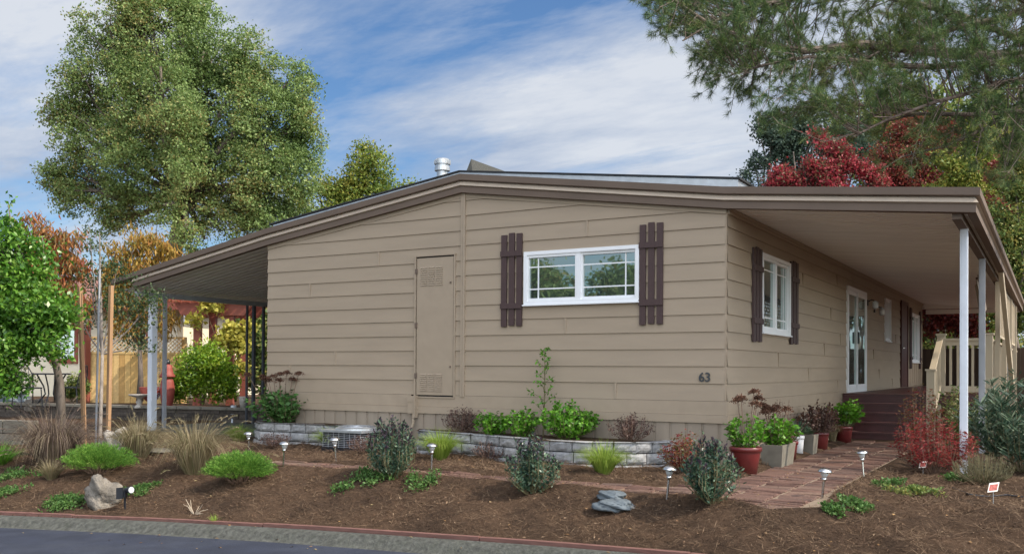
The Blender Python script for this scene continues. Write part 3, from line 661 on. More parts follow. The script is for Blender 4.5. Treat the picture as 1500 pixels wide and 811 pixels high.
# front window
def window(x0, x1, z0, z1, axis, pos, muntin=True, split=.49, fw=.046, grid_in=(.17, .17), sgn=-1, blind=False):
    """frame, two panes and white muntin bars; axis 'x' faces -y at y=pos, axis 'y' faces +x at x=pos"""
    def bx(mb, a0, a1, c0, c1, d0, d1):
        if axis == 'x': mb.box((a0, pos-d1, c0), (a1, pos-d0, c1))
        else: mb.box((pos+d0, a0, c0), (pos+d1, a1, c1))
    f = MB(); D = .045
    bx(f, x0, x1, z0, z0+fw, -.05, D); bx(f, x0, x1, z1-fw, z1, -.05, D); bx(f, x0, x0+fw, z0+fw, z1-fw, -.05, D); bx(f, x1-fw, x1, z0+fw, z1-fw, -.05, D)
    bx(f, x0-.01, x1+.01, z0-.018, z0, -.05, D+.02)
    xm = x0+(x1-x0)*split
    fr = f.build('window', M['white'], house)
    s = MB(); w = .035
    bx(s, xm-w*.8, xm+w*.8, z0+fw, z1-fw, -.02, D-.012)
    for a0, a1, dd in ((x0+fw, xm-w*.8, .018), (xm+w*.8, x1-fw, .0)):
        bx(s, a0, a1, z0+fw, z0+fw+w, -.03+dd, .012+dd); bx(s, a0, a1, z1-fw-w, z1-fw, -.03+dd, .012+dd); bx(s, a0, a0+w*.6, z0+fw+w, z1-fw-w, -.03+dd, .012+dd); bx(s, a1-w*.6, a1, z0+fw+w, z1-fw-w, -.03+dd, .012+dd)
    s.build('sash', M['white'], fr)
    g = MB()
    for i, (a0, a1, dd) in enumerate(((x0+fw+w*.6, xm-w*1.4, -.004), (xm+w*1.4, x1-fw-w*.6, -.022))):
        c0, c1 = z0+fw+w, z1-fw-w
        p = MB(); bx(p, a0, a1, c0, c1, dd-.004, dd); p.build('pane', M['glass'], fr)
        if muntin:
            b = .008; ox = .13; oz = .12; va = a0+ox if i == 0 else a1-ox
            bx(g, a0, a1, c1-oz-b, c1-oz+b, dd+.001, dd+.007); bx(g, a0, a1, c0+oz-b, c0+oz+b, dd+.001, dd+.007)
            bx(g, va-b, va+b, c0, c1, dd+.0015, dd+.0075)
    if muntin: g.build('muntins', M['white'], fr)
    return fr
window(*fw_, 'x', 0)
window(*sw, 'y', 0)
window(nw[0], nw[1], nw[2], nw[3], 'y', 0, muntin=False, fw=.03)
window(w2[0], w2[1], w2[2], w2[3], 'y', 0, muntin=True)
def shutter(c, z0, z1, axis, w=.325, n=3, tilt=0):
    mb = MB(); pw = w/n-.022
    def B(a0, a1, c0, c1, d0, d1):
        if axis == 'x': mb.box((a0, -d1, c0), (a1, -d0, c1))
        else: mb.box((d0, a0, c0), (d1, a1, c1))
    for k in range(n):
        a = c-w/2+k*(pw+.033); dz = [.0, .022, .012][k]; B(a, a+pw, z0+dz*.6, z1+dz-.02, .018, .040)
    B(c-w/2-.005, c+w/2+.003, z0+.235, z0+.305, .040, .058); B(c-w/2-.005, c+w/2+.003, z1-.305, z1-.235, .040, .058)
    return mb.build('shutter', M['maroon'], house)
shutter(-2.872, 1.538, 2.765, 'x', .315); shutter(-.918, 1.525, 2.762, 'x', .30)
shutter(1.20, 1.340, 2.545, 'y', .40); shutter(3.12, 1.360, 2.56, 'y', .44)
for y in (15.40, 17.22): shutter(y, 1.05, 2.62, 'y', .34)
# utility cabinet door with louvre vents
mb = MB(); mb.box((cab[0]+.02, -.022, cab[2]+.018), (cab[1]-.018, .0, cab[3]-.02)); cdoor = mb.build('utility_door', M['trim'], house)
mb = MB(); mb.box((cab[0]-.018, -.034, cab[2]-.02), (cab[0]+.006, .0, cab[3])); mb.box((cab[1]-.008, -.030, cab[2]), (cab[1]+.016, 0, cab[3]));  mb.box((cab[0]-.02, -.036, cab[3]), (cab[1]+.02, 0, cab[3]+.02)); mb.box((cab[0]-.015, -.032, cab[2]-.022), (cab[1]+.016, 0, cab[2]-.003)); mb.build('door_frame', M['trim'], cdoor)
mb = MB(); mb.box((cab[0]+.004, -.003, cab[2]-.0), (cab[1]-.006, .03, cab[3])); mb.build('door_gap', M['dark'], cdoor)
for za, zc in ((2.13, 2.40), (.67, .92)):
    mb = MB()
    for k in range(3):
        xa = -4.34+k*.130
        for q in range(9):
            z = za+(zc-za)*q/9; mb.add([(xa, -.0225, z+.018), (xa+.105, -.0225, z+.018), (xa+.105, -.034, z+.002), (xa, -.034, z+.002), (xa, -.0225, z+.0), (xa+.105, -.0225, z+.0)], [(0, 3, 2, 1), (3, 4, 5, 2)])
    mb.build('vent', M['fascia'] if False else M['trim'], cdoor)
for z in (2.15, 1.0): mb = MB(); mb.lathe((cab[1]-.06, -.03, z), [(.012, 0), (.012, .02)], 8); mb.build('latch', M['fascia'], cdoor)
for z in (.85, 1.55, 2.30): mb = MB(); mb.box((cab[0]-.004, -.040, z), (cab[0]+.03, -.022, z+.07)); mb.build('hinge', M['fascia'], cdoor)
# house number
def text(name, s, size, mtl, loc, rot, ext, parent=None):
    cu = bpy.data.curves.new(name, 'FONT'); cu.body = s; cu.size = size; cu.extrude = ext; cu.offset = size*.012
    tmp = bpy.data.objects.new('t', cu); col.objects.link(tmp); bpy.context.view_layer.update()
    me = bpy.data.meshes.new_from_object(tmp.evaluated_get(bpy.context.evaluated_depsgraph_get())); bpy.data.objects.remove(tmp); bpy.data.curves.remove(cu)
    me.materials.clear(); me.materials.append(mtl); o = bpy.data.objects.new(name, me); col.objects.link(o); o.rotation_euler = rot
    if parent is not None: o.parent = parent; o.location = np.array(loc)-ORG[parent.name]
    else: o.location = loc
    return reg(o, loc)
text('house_number', '63', .150, M['num'], (-.322, -.026, .850), (R_(90), 0, 0), .006, house)
# meter conduit box low on the front wall
mb = MB(); mb.box((-4.505, -.09, .36), (-4.41, -.018, .60)); mb.box((-4.51, -.096, .52), (-4.405, -.09, .605)); mb.box((-4.40, -.10, .30), (-4.375, -.018, .61)); mb.tube([(-4.42, -.07, .36), (-4.42, -.075, .22), (-4.46, -.09, .08), (-4.55, -.11, -.1)], .018, 8); mb.build('conduit_box', M['trim'], house)
# sliding door
fr = MB(); y0, y1, z0, z1 = sd
fr.box((0, y0, z0), (.045, y0+.07, z1)); fr.box((0, y1-.07, z0), (.045, y1, z1)); fr.box((0, y0+.07, z1-.07), (.045, y1-.07, z1)); fr.box((0, y0+.07, z0), (.05, y1-.07, z0+.06)); sdo = fr.build('sliding_door', M['white'], house)
mb = MB(); ym = (y0+y1)/2
for a, b, d in ((y0+.07, ym+.03, .005), (ym-.03, y1-.07, .025)):
    mb.box((d, a, z0+.06), (d+.016, a+.06, z1-.07)); mb.box((d, b-.06, z0+.06), (d+.016, b, z1-.07)); mb.box((d, a+.06, z0+.06), (d+.016, b-.06, z0+.15)); mb.box((d, a+.06, z1-.14), (d+.016, b-.06, z1-.07))
mb.build('sash', M['white'], sdo)
mb = MB(); mb.box((.008, y0+.13, z0+.15), (.011, ym-.03, z1-.14)); mb.box((.026, ym+.03, z0+.15), (.029, y1-.13, z1-.14)); mb.build('pane', M['glass'], sdo)
mb = MB(); mb.box((.045, ym-.04, 1.50), (.075, ym-.015, 1.72)); mb.build('handle', M['black'], sdo)
# front door
mb = MB(); mb.box((0, fd[0], fd[2]), (.03, fd[1], fd[3])); mb.box((.03, fd[0], fd[2]), (.05, fd[0]+.08, fd[3])); mb.box((.03, fd[1]-.08, fd[2]), (.05, fd[1], fd[3])); mb.box((.03, fd[0]+.08, fd[3]-.08), (.05, fd[1]-.08, fd[3])); dr = mb.build('front_door', M['door'], house)
mb = MB(); mb.lathe((.06, fd[0]+.18, 1.55), [(.0, -.03), (.03, -.01), (.03, .01), (0, .03)], 10); mb.build('knob', M['steel'], dr)
# wall lanterns
for y, z, k in ((9.2, 2.35, 0), (10.0, 2.26, 1)):
    mb = MB(); mb.box((.0, y-.05, z-.06), (.03, y+.05, z+.06)); mb.tube([(.02, y, z+.02), (.09, y, z+.06), (.16, y, z+.03)], .012, 6)
    if k: mb.beam((.02, y-.22, z+.04), (.16, y, z+.04), .02, .02)
    l = mb.build('wall_lantern', M['black'], house)
    mb = MB(); mb.lathe((.16, y, z-.13), [(.02, 0), (.055, .03), (.06, .13), (.02, .17)], 10); mb.build('lamp_glass', M['lens'], l)

# ------------------------------------------------------------------ deck, steps and railing
deck = thing('wooden_deck', 'dark maroon painted timber deck and steps with beige railing under the porch awning', 'deck', (1.2, 6.6, -.17))
FZ = .590
mb = MB()
for y in np.arange(6.66, 17.85, .145): mb.box((.035, y, FZ-.03), (2.36, y+.138, FZ))
mb.build('floor', M['deck'], deck)
mb = MB(); mb.box((.035, 6.64, FZ-.16), (2.36, 6.657, FZ-.033)); mb.box((1.62, 6.66, -.2), (2.36, 6.68, FZ-.162)); mb.box((2.34, 6.68, -.2), (2.358, 17.8, FZ-.033)); mb.build('rim_board', M['deck'], deck); mb = MB(); mb.box((.04, 6.636, FZ-.008), (1.52, 6.66, FZ+.002)); mb.build('glint_strip', M['glint_strip'], deck)
zs = [-.16+(FZ+.16)*k/5 for k in range(6)]
for k in range(1, 5):
    yb = 6.64-(5-k)*.28; z = zs[k]; xl = .36 if k < 4 else .10
    mb = MB(); mb.box((xl, yb-.02, z-.035), (1.50, yb+.28, z)); mb.box((xl+.02, yb+.006, zs[k-1]-.0 if k > 1 else -.2), (1.49, yb+.022, z-.037)); st_ = mb.build('step', M['deck'], deck); mb = MB(); mb.box((xl+.004, yb-.024, z-.006), (1.496, yb-.004, z+.0015)); mb.build('glint_strip', M['glint_strip'], st_)  # each tread gets a thin pale strip as a painted edge highlight
mb = MB(); mb.box((.10, 6.60, zs[4]), (1.49, 6.638, FZ-.162)); mb.box((.34, 5.52, -.2), (.358, 6.6, zs[1]-.04)); mb.build('riser', M['deck'], deck)
def newel(x, y, z0, z1, w=.12):
    mb = MB(); mb.box((x-w/2, y-w/2, z0), (x+w/2, y+w/2, z1-.03)); mb.box((x-w/2-.018, y-w/2-.018, z1-.03), (x+w/2+.018, y+w/2+.018, z1)); return mb.build('newel_post', M['rail'], deck)
newel(1.575, 5.62, -.18, 1.02); newel(1.615, 6.72, -.18, 1.62); newel(2.33, 6.72, -.18, 1.62, .13)
A = np.array([1.575, 5.68, .94]); B = np.array([1.61, 6.66, 1.55])
mb = MB(); mb.beam(A, B, .09, .04); mb.beam(A-(0, 0, .08), B-(0, 0, .08), .035, .08); mb.beam(A-(0, 0, .78), B-(0, 0, .78), .035, .09); mb.build('handrail', M['rail'], deck)
for k in range(6):
    f = (k+.6)/6.4; P = A+(B-A)*f; mb = MB(); mb.box((P[0]-.018, P[1]-.018, P[2]-.78), (P[0]+.018, P[1]+.018, P[2]-.05)); mb.build('baluster', M['rail'], deck)
mb = MB(); mb.box((1.675, 6.67, 1.50), (2.265, 6.77, 1.54)); mb.box((1.675, 6.70, 1.42), (2.265, 6.735, 1.5005)); mb.build('top_rail', M['rail'], deck); mb = MB(); mb.box((1.675, 6.70, .64), (2.265, 6.735, .74)); mb.build('bottom_rail', M['rail'], deck)
for k in range(5):
    x = 1.76+k*.112; mb = MB(); mb.box((x-.019, 6.70, .742), (x+.019, 6.735, 1.418)); mb.build('baluster', M['rail'], deck)
# long side: posts, rails, balusters, lattice panels
mb = MB(); mb.box((2.29, 6.80, 1.50), (2.37, 17.7, 1.54)); mb.box((2.31, 6.80, .64), (2.345, 17.7, .74)); mb.build('side_rail', M['rail'], deck)
for y in np.arange(7.05, 17.6, .28):
    mb = MB(); mb.box((2.31, y-.02, .742), (2.345, y+.02, 1.498)); mb.build('baluster', M['rail'], deck)
for y in (7.75, 10.0, 12.3, 14.8):
    mb = MB(); mb.box((2.375, y-.06, -.17), (2.45, y+.06, 2.55)); mb.build('awning_support', M['rail'], deck)
def lattice(y0, y1, z0, z1, x):
    mb = MB(); mb.box((x, y0, z0), (x+.03, y0+.04, z1)); mb.box((x, y1-.04, z0), (x+.03, y1, z1)); mb.box((x, y0+.04, z0), (x+.03, y1-.04, z0+.04)); mb.box((x, y0+.04, z1-.04), (x+.03, y1-.04, z1))
    h = z1-z0; w = y1-y0; s = .16
    for k, sgn in ((0, 1), (1, -1)):
        c = -h
        while c < w+h:
            # clip a diagonal y = c + sgn*(z-z0)
            pts = []
            za, zb_ = z0+.03, z1-.03
            ya = y0+c+(0 if sgn > 0 else h); yb = ya+sgn*h
            t0, t1 = 0, 1
            for lo, hi in ((y0+.03, y1-.03),):
                d = yb-ya
                ta, tb = (lo-ya)/d, (hi-ya)/d
                if ta > tb: ta, tb = tb, ta
                t0, t1 = max(t0, ta), min(t1, tb)
            if t1-t0 > .03: mb.beam((x+.008+.012*k, ya+(yb-ya)*t0, za+(zb_-za)*t0), (x+.008+.012*k, ya+(yb-ya)*t1, za+(zb_-za)*t1), .008, .05, upd=(0, 1, 0) if False else (0, -sgn, 1))
            c += s
    return mb.build('lattice_panel', M['rail'], deck)
lattice(7.85, 9.9, 1.60, 2.56, 2.39); lattice(10.1, 12.2, 1.60, 2.56, 2.39); lattice(12.4, 14.7, 1.60, 2.56, 2.39)
mb = MB(); a = onp(1466, 395, 'x', 2.52); b = onp(1483, 566, 'x', 2.60); mb.beam(a, b, .07, .12); mb.build('brace_board', M['rail'], deck)
# rolled bamboo shade hanging inside the porch
tb = thing('rolled_shade', 'pale fabric shade panel hanging from the porch awning behind the second post', 'shade', (2.2, 7.3, 1.9))
mb = MB(); V = []; F = []
for i in range(9):
    for j in range(9):
        y = 6.95+.09*i; z = 2.56-.60*j/8-.12*math.sin(i*.6); V.append((2.12+.03*math.sin(i*2.1)+.012*j, y, z))
for i in range(8):
    for j in range(8): F.append((i*9+j, i*9+j+1, (i+1)*9+j+1, (i+1)*9+j))
mb.add(V, F); mb.add([(v[0]+.012, v[1], v[2]) for v in V], [f[::-1] for f in F]); mb.build('cloth', M['trim'], tb)
mb = MB(); mb.tube([(2.14, 6.9, 2.55), (2.14, 7.75, 2.55)], .02, 6); mb.build('rod', M['fascia'], tb)

# ------------------------------------------------------------------ raised beds and path-side things
def block_wall(name, label, line, zbase, courses, bh=.103, bw=.30, bd=.16):
    T = thing(name, label, 'retaining wall', (*np.mean(line, axis=0), zbase))
    line = [np.array(p, float) for p in line]; seg = [np.linalg.norm(line[i+1]-line[i]) for i in range(len(line)-1)]; tot = sum(seg)
    def pos(s):
        s = max(0, min(tot, s))
        for i, l in enumerate(seg):
            if s <= l or i == len(seg)-1: return line[i]+(line[i+1]-line[i])*s/l
            s -= l
    for c in range(courses):
        mb = MB(); s = -bw/2 if c % 2 else 0
        s -= rng.uniform(0, .1)
        while s < tot-.02:
            w = bw*rng.uniform(.75, 1.1); a = pos(max(0, s+.008)); b = pos(min(tot, s+w-.008)); s += w
            if np.linalg.norm(b-a) < .05: continue
            d = (b-a)/np.linalg.norm(b-a); nn = np.array([d[1], -d[0]])   # outward: to the right of travel
            z0 = zbase+c*bh+.003; z1 = zbase+(c+1)*bh-.009; L = np.linalg.norm(b-a)
            # rough split face: grid displaced outwards
            V = []; F = []; nu, nv = 6, 4
            for j in range(nv+1):
                for i in range(nu+1):
                    u, v = i/nu, j/nv; e = min(u, 1-u, v, 1-v); o = .022*math.sin(math.pi*min(1, e*3.2)/2)+rng.normal()*.0045*(1 if e > 0 else .3)
                    p = a+d*L*u+nn*(o+.0-.012*c); V.append((p[0], p[1], z0+(z1-z0)*v))
            for j in range(nv):
                for i in range(nu): F.append((j*(nu+1)+i, j*(nu+1)+i+1, (j+1)*(nu+1)+i+1, (j+1)*(nu+1)+i))
            k = len(V); back = [a-nn*bd, b-nn*bd]
            V += [(back[0][0], back[0][1], z0), (back[1][0], back[1][1], z0), (back[1][0], back[1][1], z1), (back[0][0], back[0][1], z1)]
            top = [nv*(nu+1)+i for i in range(nu+1)]
            F.append(tuple(top+[k+2, k+3])); F.append((0,)+(k, k+3)+(nv*(nu+1),)); F.append((nu, nv*(nu+1)+nu, k+2, k+1))
            F.append((k+1, k+2, k+3, k))
            mb.add(V, F)
        mb.build('block_course', M['block'], T)
    return T
def bed(poly, z, T, dz=.02):
    mb = MB(); c = np.mean(poly, axis=0); n = 10; V = []; F = []; m = len(poly)
    for j in range(n+1):
        for p in poly:
            q = c+(np.array(p)-c)*j/n; V.append((q[0], q[1], z+dz*float(wob(q[0]*2, q[1]*2))*.5+.01))
    for j in range(n):
        for i in range(m): F.append((j*m+i, j*m+(i+1) % m, (j+1)*m+(i+1) % m, (j+1)*m+i))
    mb.add(V, F); mb.build('soil', M['chip2'], T, smooth=True)
M['chip2'] = M['ground']
RL = [(-4.35, -.02), (-4.20, -.30), (-3.75, -.40), (-3.2, -.46), (-2.6, -.66), (-1.95, -.86), (-1.4, -.86), (-.85, -.64), (-.62, -.32), (-.58, -.02)]
RW = block_wall('front_retaining_wall', 'low curved grey split block retaining wall of the planting bed under the front window', RL, -.243, 3, bh=.131)
bed(RL, .125, RW)
LL = [(-7.55, .55), (-7.45, -.10), (-7.05, -.42), (-6.3, -.36), (-5.62, -.30), (-5.50, -.02)]
LW = block_wall('side_retaining_wall', 'short grey split block retaining wall at the left corner of the house', LL, -.225, 3, bh=.131)
bed(LL, .145, LW)
# air conditioner
ac = thing('air_conditioner', 'low round topped grey outdoor air conditioner unit beside the left block wall', 'air conditioner', (-5.08, -.50, -.16))
mb = MB(); mb.box((-5.43, -.82, -.16), (-4.73, -.16, -.10)); mb.box((-5.41, -.80, -.10), (-4.75, -.18, .11)); mb.build('cabinet', M['black'], ac)
mb = MB()
for k in range(9): z = -.09+k*.024; mb.box((-5.418, -.808, z), (-4.742, -.80, z+.005)); mb.box((-4.75, -.80, z), (-4.742, -.18, z+.005))
for k in range(8): x = -5.41+k*.094; mb.box((x, -.812, -.10), (x+.006, -.808, .11))
mb.build('grille', M['postg'], ac)
mb = MB(); mb.box((-5.45, -.84, .11), (-4.71, -.14, .138)); mb.build('lid', M['galv'], ac)
mb = MB(); mb.lathe((-5.08, -.49, .138), [(.29, 0), (.29, .018), (.26, .03)], 28)
for r in (.05, .1, .15, .2, .25):
    P = [(-5.08+r*math.cos(t*.2618), -.49+r*math.sin(t*.2618), .172+.012*(1-r*3)) for t in range(25)]; mb.tube(P, .004, 4)
mb.build('fan_guard', M['galv'], ac)

# solar path lights
LP = thing('path_light', 'x', 'path light', (0, 0, 0), 'solar lamps along the brick path')
mb = MB(); mb.tube([(0, 0, -.05), (0, 0, .17)], .011, 8); mb.build('stake', M['steel'], LP)
mb = MB(); mb.lathe((0, 0, .165), [(.012, 0), (.022, .012), (.022, .03), (.018, .036)], 14); mb.build('collar', M['steel'], LP, True)
mb = MB(); mb.lathe((0, 0, .200), [(.020, 0), (.034, .035), (.036, .052), (.03, .055)], 16); mb.build('lens', M['lens'], LP, True)
mb = MB(); mb.lathe((0, 0, .250), [(.060, 0), (.063, .006), (.055, .020), (.036, .034), (.012, .040), (.0, .0405)], 22); cp = mb.build('cap', M['steel'], LP, True)
lps = [(365, 663, 'small steel solar path light farthest left, beside the left block wall'), (415, 683, 'steel solar path light at the left end of the brick path by the round juniper'),
       (492, 676, 'steel solar path light in front of the lime grass by the air conditioner'), (632, 687, 'steel solar path light right of the tall dark shrub, below the second lime grass'),
       (977, 731, 'steel solar path light left of the tall bush at the house corner'), (1204, 732, 'leaning steel solar path light at the near right corner of the brick paving'), (1265, 699, 'steel solar path light on the right edge of the brick paving, nearer the steps')]
for i, (X, Y, lab) in enumerate(lps):
    p = gph(X, Y); p = onground(p)
    if i == 0: LP.location = tuple(p); LP['label'] = lab; LP.rotation_euler = (R_(2), R_(-2), .3)
    else:
        c = copy_tree(LP, p, rz=i*.7, label=lab); c.rotation_euler = (R_([0, 2, -2, 1, 3, -2, 4][i]), R_([0, 3, -3, 2, -4, -5, 2][i]), i*.7)

# pots along the side wall
def pot_round(label, X, Y, r, h, m, taper=.75, squ=1, plant=None):
    p = gph(X, Y); p[2] = -.155; T = thing('plant_pot', label, 'plant pot', p)
    mb = MB(); mb.lathe(p, [(r*taper, 0), (r*.97, h*.8), (r*.97, h*.82), (r*1.06, h*.83), (r*1.08, h*.98), (r*1.02, h), (r*.93, h), (r*.90, h*.88)], 26); mb.build('pot', m, T, True)
    mb = MB(); mb.lathe(p, [(r*.92, h*.86), (r*.6, h*.93), (0.01, h*.96)], 16); mb.build('soil', M['soil'], T)
    return p, T
p1, t1 = pot_round('big glazed red pot with a moulded rim at the corner of the house', 1092, 688, .165, .30, M['potred'])
p = onground(gph(1128, 682)); p[2] = -.16; p[0] += .02
T = thing('plant_pot', 'square weathered concrete planter right of the big red pot', 'plant pot', p); mb = MB()
w0, w1, h, dl = .11, .135, .27, .32
V = [(-w0, -dl*.85, 0), (w0, -dl*.85, 0), (w0, dl*.85, 0), (-w0, dl*.85, 0), (-w1, -dl, h), (w1, -dl, h), (w1, dl, h), (-w1, dl, h), (-w1+.025, -dl+.025, h), (w1-.025, -dl+.025, h), (w1-.025, dl-.025, h), (-w1+.025, dl-.025, h), (-w1+.03, -dl+.03, h-.05), (w1-.03, -dl+.03, h-.05), (w1-.03, dl-.03, h-.05), (-w1+.03, dl-.03, h-.05)]
F = [(3, 2, 1, 0)]+[(a+k, a+(k+1) % 4, a+4+(k+1) % 4, a+4+k) for a in (0, 4, 8) for k in range(4)]+[(12, 13, 14, 15)]
mb.add([(p[0]+v[0], p[1]+.28+v[1], p[2]+v[2]) for v in V], F); mb.build('box', M['concrete'], T); p2 = np.array([p[0], p[1]+.28, p[2]])
p3, t3 = pot_round('red glazed pot with dried plants, third from the corner', 1155, 669, .115, .24, M['potred'])
p4, t4 = pot_round('narrow white glazed pot holding a spiky aloe', 1168, 662, .085, .27, M['white'], .8)
p = gph(1180, 661); p[2] = -.16
T = thing('plant_pot', 'small square concrete planter with a pale rosette between the white pot and a red pot', 'plant pot', p); mb = MB(); mb.add([(p[0]+v[0]*.9, p[1]+.1+v[1]*.45, p[2]+v[2]) for v in V], F); mb.build('box', M['concrete'], T); p5 = np.array([p[0], p[1]+.1, p[2]])
p6, t6 = pot_round('round red pot carrying the dark bronze leafed succulent', 1200, 655, .13, .25, M['potred'], .85)
p7, t7 = pot_round('red pot half hidden by trailing straw, last before the steps', 1236, 646, .13, .26, M['potred'], .85)
def rosette(name, label, base, r, n, ll, m, cat='succulent'):
    base = np.array(base, float); a = rng.uniform(0, 6.283, n); e = rng.uniform(.15, 1.4, n); D = np.stack([np.cos(a)*np.cos(e), np.sin(a)*np.cos(e), np.sin(e)], 1)
    V, F = leaf_quads(base+D*r*.08, D, r*rng.uniform(.7, 1.1, n), ll, .35, nv=np.tile([0, 0, 1.], (n, 1))); return tag(link(name, V, F, m, None, origin=base), label, cat)
def stonecrop(name, label, base, h, w, nst, heads=9, ll=.06, lm=None, hh=1.0):
    """upright succulent with flat brown flower heads"""
    T = shrub(name, label, base, h*.72, w, nst, 26, ll, ll*.55, lm or M['bright'], M['stem'], cat='stonecrop plant', start=.1, upl=.35)
    mb = MB(); P = []; D = []
    for i in range(heads):
        a = rng.uniform(0, 6.283); q = rng.uniform(.3, 1)*w*.55; tip = np.array(base)+np.array([math.cos(a)*q, math.sin(a)*q, h*rng.uniform(.78, 1.05)*hh]); b0 = np.array(base)+np.array([math.cos(a)*q*.3, math.sin(a)*q*.3, 0])
        mb.tube([b0, (b0+tip)/2+np.array([0, 0, .03]), tip], .004, 5)
        k = 260; u = rng.normal(size=(k, 3))*np.array([.030, .030, .010]); u[:, 2] -= (u[:, 0]**2+u[:, 1]**2)*5; P.append(tip+u); D.append(unit(k))
    P = np.concatenate(P); D = np.concatenate(D); V, F = leaf_quads(P, D, .018, .015); link('flower_heads', V, F, M['brownhead'], T); mb.build('flower_stems', M['stemr'], T); return T
stonecrop('stonecrop', 'tall stonecrop with flat brown flower heads growing from the big red pot', (p1[0], p1[1], p1[2]+.27), .62, .42, 20, 5, .06)
stonecrop('stonecrop', 'leafy stonecrop with brown heads spilling from the concrete planter', (p2[0], p2[1]-.05, p2[2]+.24), .52, .52, 34, 7, .065)
shrub('dried_plant', 'dry thin stalks standing in the concrete planter beside the wall', (p2[0]-.05, p2[1]+.35, p2[2]+.2), .62, .40, 16, 10, .03, .012, M['brownhead'], M['stemr'], cat='dried plant', start=.6)
shrub('trailing_plant', 'wispy dried plant trailing over the third pot', (p3[0], p3[1], p3[2]+.22), .16, .30, 22, 12, .035, .01, M['brownhead'], M['stemr'], cat='potted plant', droop=.8)
rosette('aloe', 'spiky dark green aloe in the narrow white pot', (p4[0], p4[1], p4[2]+.26), .27, 26, .028, M['euon'], 'aloe')
rosette('echeveria', 'pale round rosette in the small square planter', (p5[0], p5[1], p5[2]+.27), .12, 50, .035, M['oleander'])
shrub('bronze_succulent', 'bushy dark bronze leafed succulent above a round red pot', (p6[0], p6[1], p6[2]+.20), .50, .62, 46, 26, .045, .028, M['purple'], M['stemr'], cat='succulent', start=.25, topm=M['brownhead'], topk=4)
shrub('jade_plant', 'bright green round leafed plant next to the bottom step', (p7[0], p7[1]+.12, p7[2]+.22), .50, .50, 30, 20, .085, .062, M['bright'], M['stem'], cat='potted plant', start=.3)
tuft('straw_grass', 'straw coloured trailing grass falling over the last red pot', (p7[0]-.12, p7[1]-.25, -.15), .36, .24, 160, .012, M['tangrass'], sag=.5)
rosette('hen_and_chicks', 'pale grey rosettes on the ground beside the big red pot', onground(gph(1076, 690))+np.array([0, 0, .02]), .09, 70, .03, M['oleander'])

# shrubs in the mulch
b = onground(gph(575, 700)); shrub('euonymus', 'upright dark green shrub with plum tips, left of the three along the path', b, .66, .52, 46, 62, .042, .017, M['euon'], M['stem'], start=.12, topm=M['eutop'], topk=16, upl=.8, curve=.5)
b = onground(gph(778, 722)); shrub('euonymus', 'upright grey green shrub in front of the middle of the block wall', b, .54, .52, 44, 58, .040, .017, M['euon'], M['stem'], start=.12, topm=M['eutop'], topk=10, upl=.8, curve=.5)
b = onground(gph(1043, 735)); shrub('euonymus', 'upright green shrub in front of the house corner, nearest the brick paving', b, .60, .46, 42, 58, .040, .017, M['euon'], M['stem'], start=.10, topm=M['eutop'], topk=10, upl=.8, curve=.5)
for X, Y, h, r, lab in ((487, 657, .34, .46, 'spiky lime green grass tuft in front of the air conditioner'), (645, 671, .42, .50, 'spiky lime green grass tuft at the left end of the curved block wall'), (884, 692, .38, .46, 'spiky lime green grass tuft in front of the right part of the block wall'), (350, 646, .30, .42, 'loose green grass tuft behind the round juniper and the first path light')):
    tuft('lime_grass', lab, onground(gph(X, Y)), h, r, 900, .007, M['lime'], sag=.3, arch=.5, group='lime green grass tufts')
for X, Y, h, r, lab, m, pn in ((285, 692, .74, .80, 'large tan fountain grass left of centre, in front of the carport posts', 'tangrass', 40), (203, 670, .62, .72, 'tan fountain grass behind the white rock', 'tangrass', 40), (78, 686, .88, 1.0, 'large purple brown fountain grass by the staked tree', 'purplegrass', 55)):
    tuft('fountain_grass', lab, onground(gph(X, Y)), h, r, 900 if m == 'tangrass' else 1300, .0085, M[m], sag=.42, arch=1, group='fountain grasses in the left bed', plumes=(pn, .13, M['tangrass' if m == 'tangrass' else 'purplegrass']))
tuft('fountain_grass', 'small rusty clump of grass right of the purple fountain grass', onground(gph(75, 702)), .28, .30, 500, .006, M['peachr'] if False else M['tangrass'], sag=.2, group='fountain grasses in the left bed')
def juniper(label, X, Y, h, r):
    base = onground(gph(X, Y)); n = 620; a = rng.uniform(0, 6.283, n); q = rng.random(n)**.5; L = rng.uniform(.8, 1.05, n)
    tip = base+np.stack([np.cos(a)*r*q*L, np.sin(a)*r*q*L, h*(.10+.92*np.sqrt(1-.95*q*q))*L], 1); b0 = base+np.stack([np.cos(a)*r*q*.25, np.sin(a)*r*q*.25, np.full(n, .03)], 1)
    P = []; D = []
    for i in range(n):
        t = rng.uniform(.45, 1, 42)[:, None]; d = tip[i]-b0[i]; d = d/np.linalg.norm(d); P.append(b0[i]+(tip[i]-b0[i])*t+rng.normal(size=(42, 3))*.010); x = unit(42)*.55+d; D.append(x)
    P = np.concatenate(P); D = nrm(np.concatenate(D)); T = thing('juniper', label, 'juniper bush', base, 'round bright junipers')
    V, F = leaf_quads(P, D, .026*rng.uniform(.6, 1.2, len(P)), .0065); link('foliage', V, F, M['juniper'], T)
    mb = MB()
    for i in range(0, n, 16): mb.tube([b0[i]-(0, 0, .05), b0[i]*.4+tip[i]*.6], [.006, .003], 4, cap=False)
    mb.build('stems', M['stemr'], T)
juniper('bright green spreading juniper in front of the white rock', 145, 691, .34, .47)
juniper('bright green spreading juniper left of the brick path end', 352, 705, .31, .42)
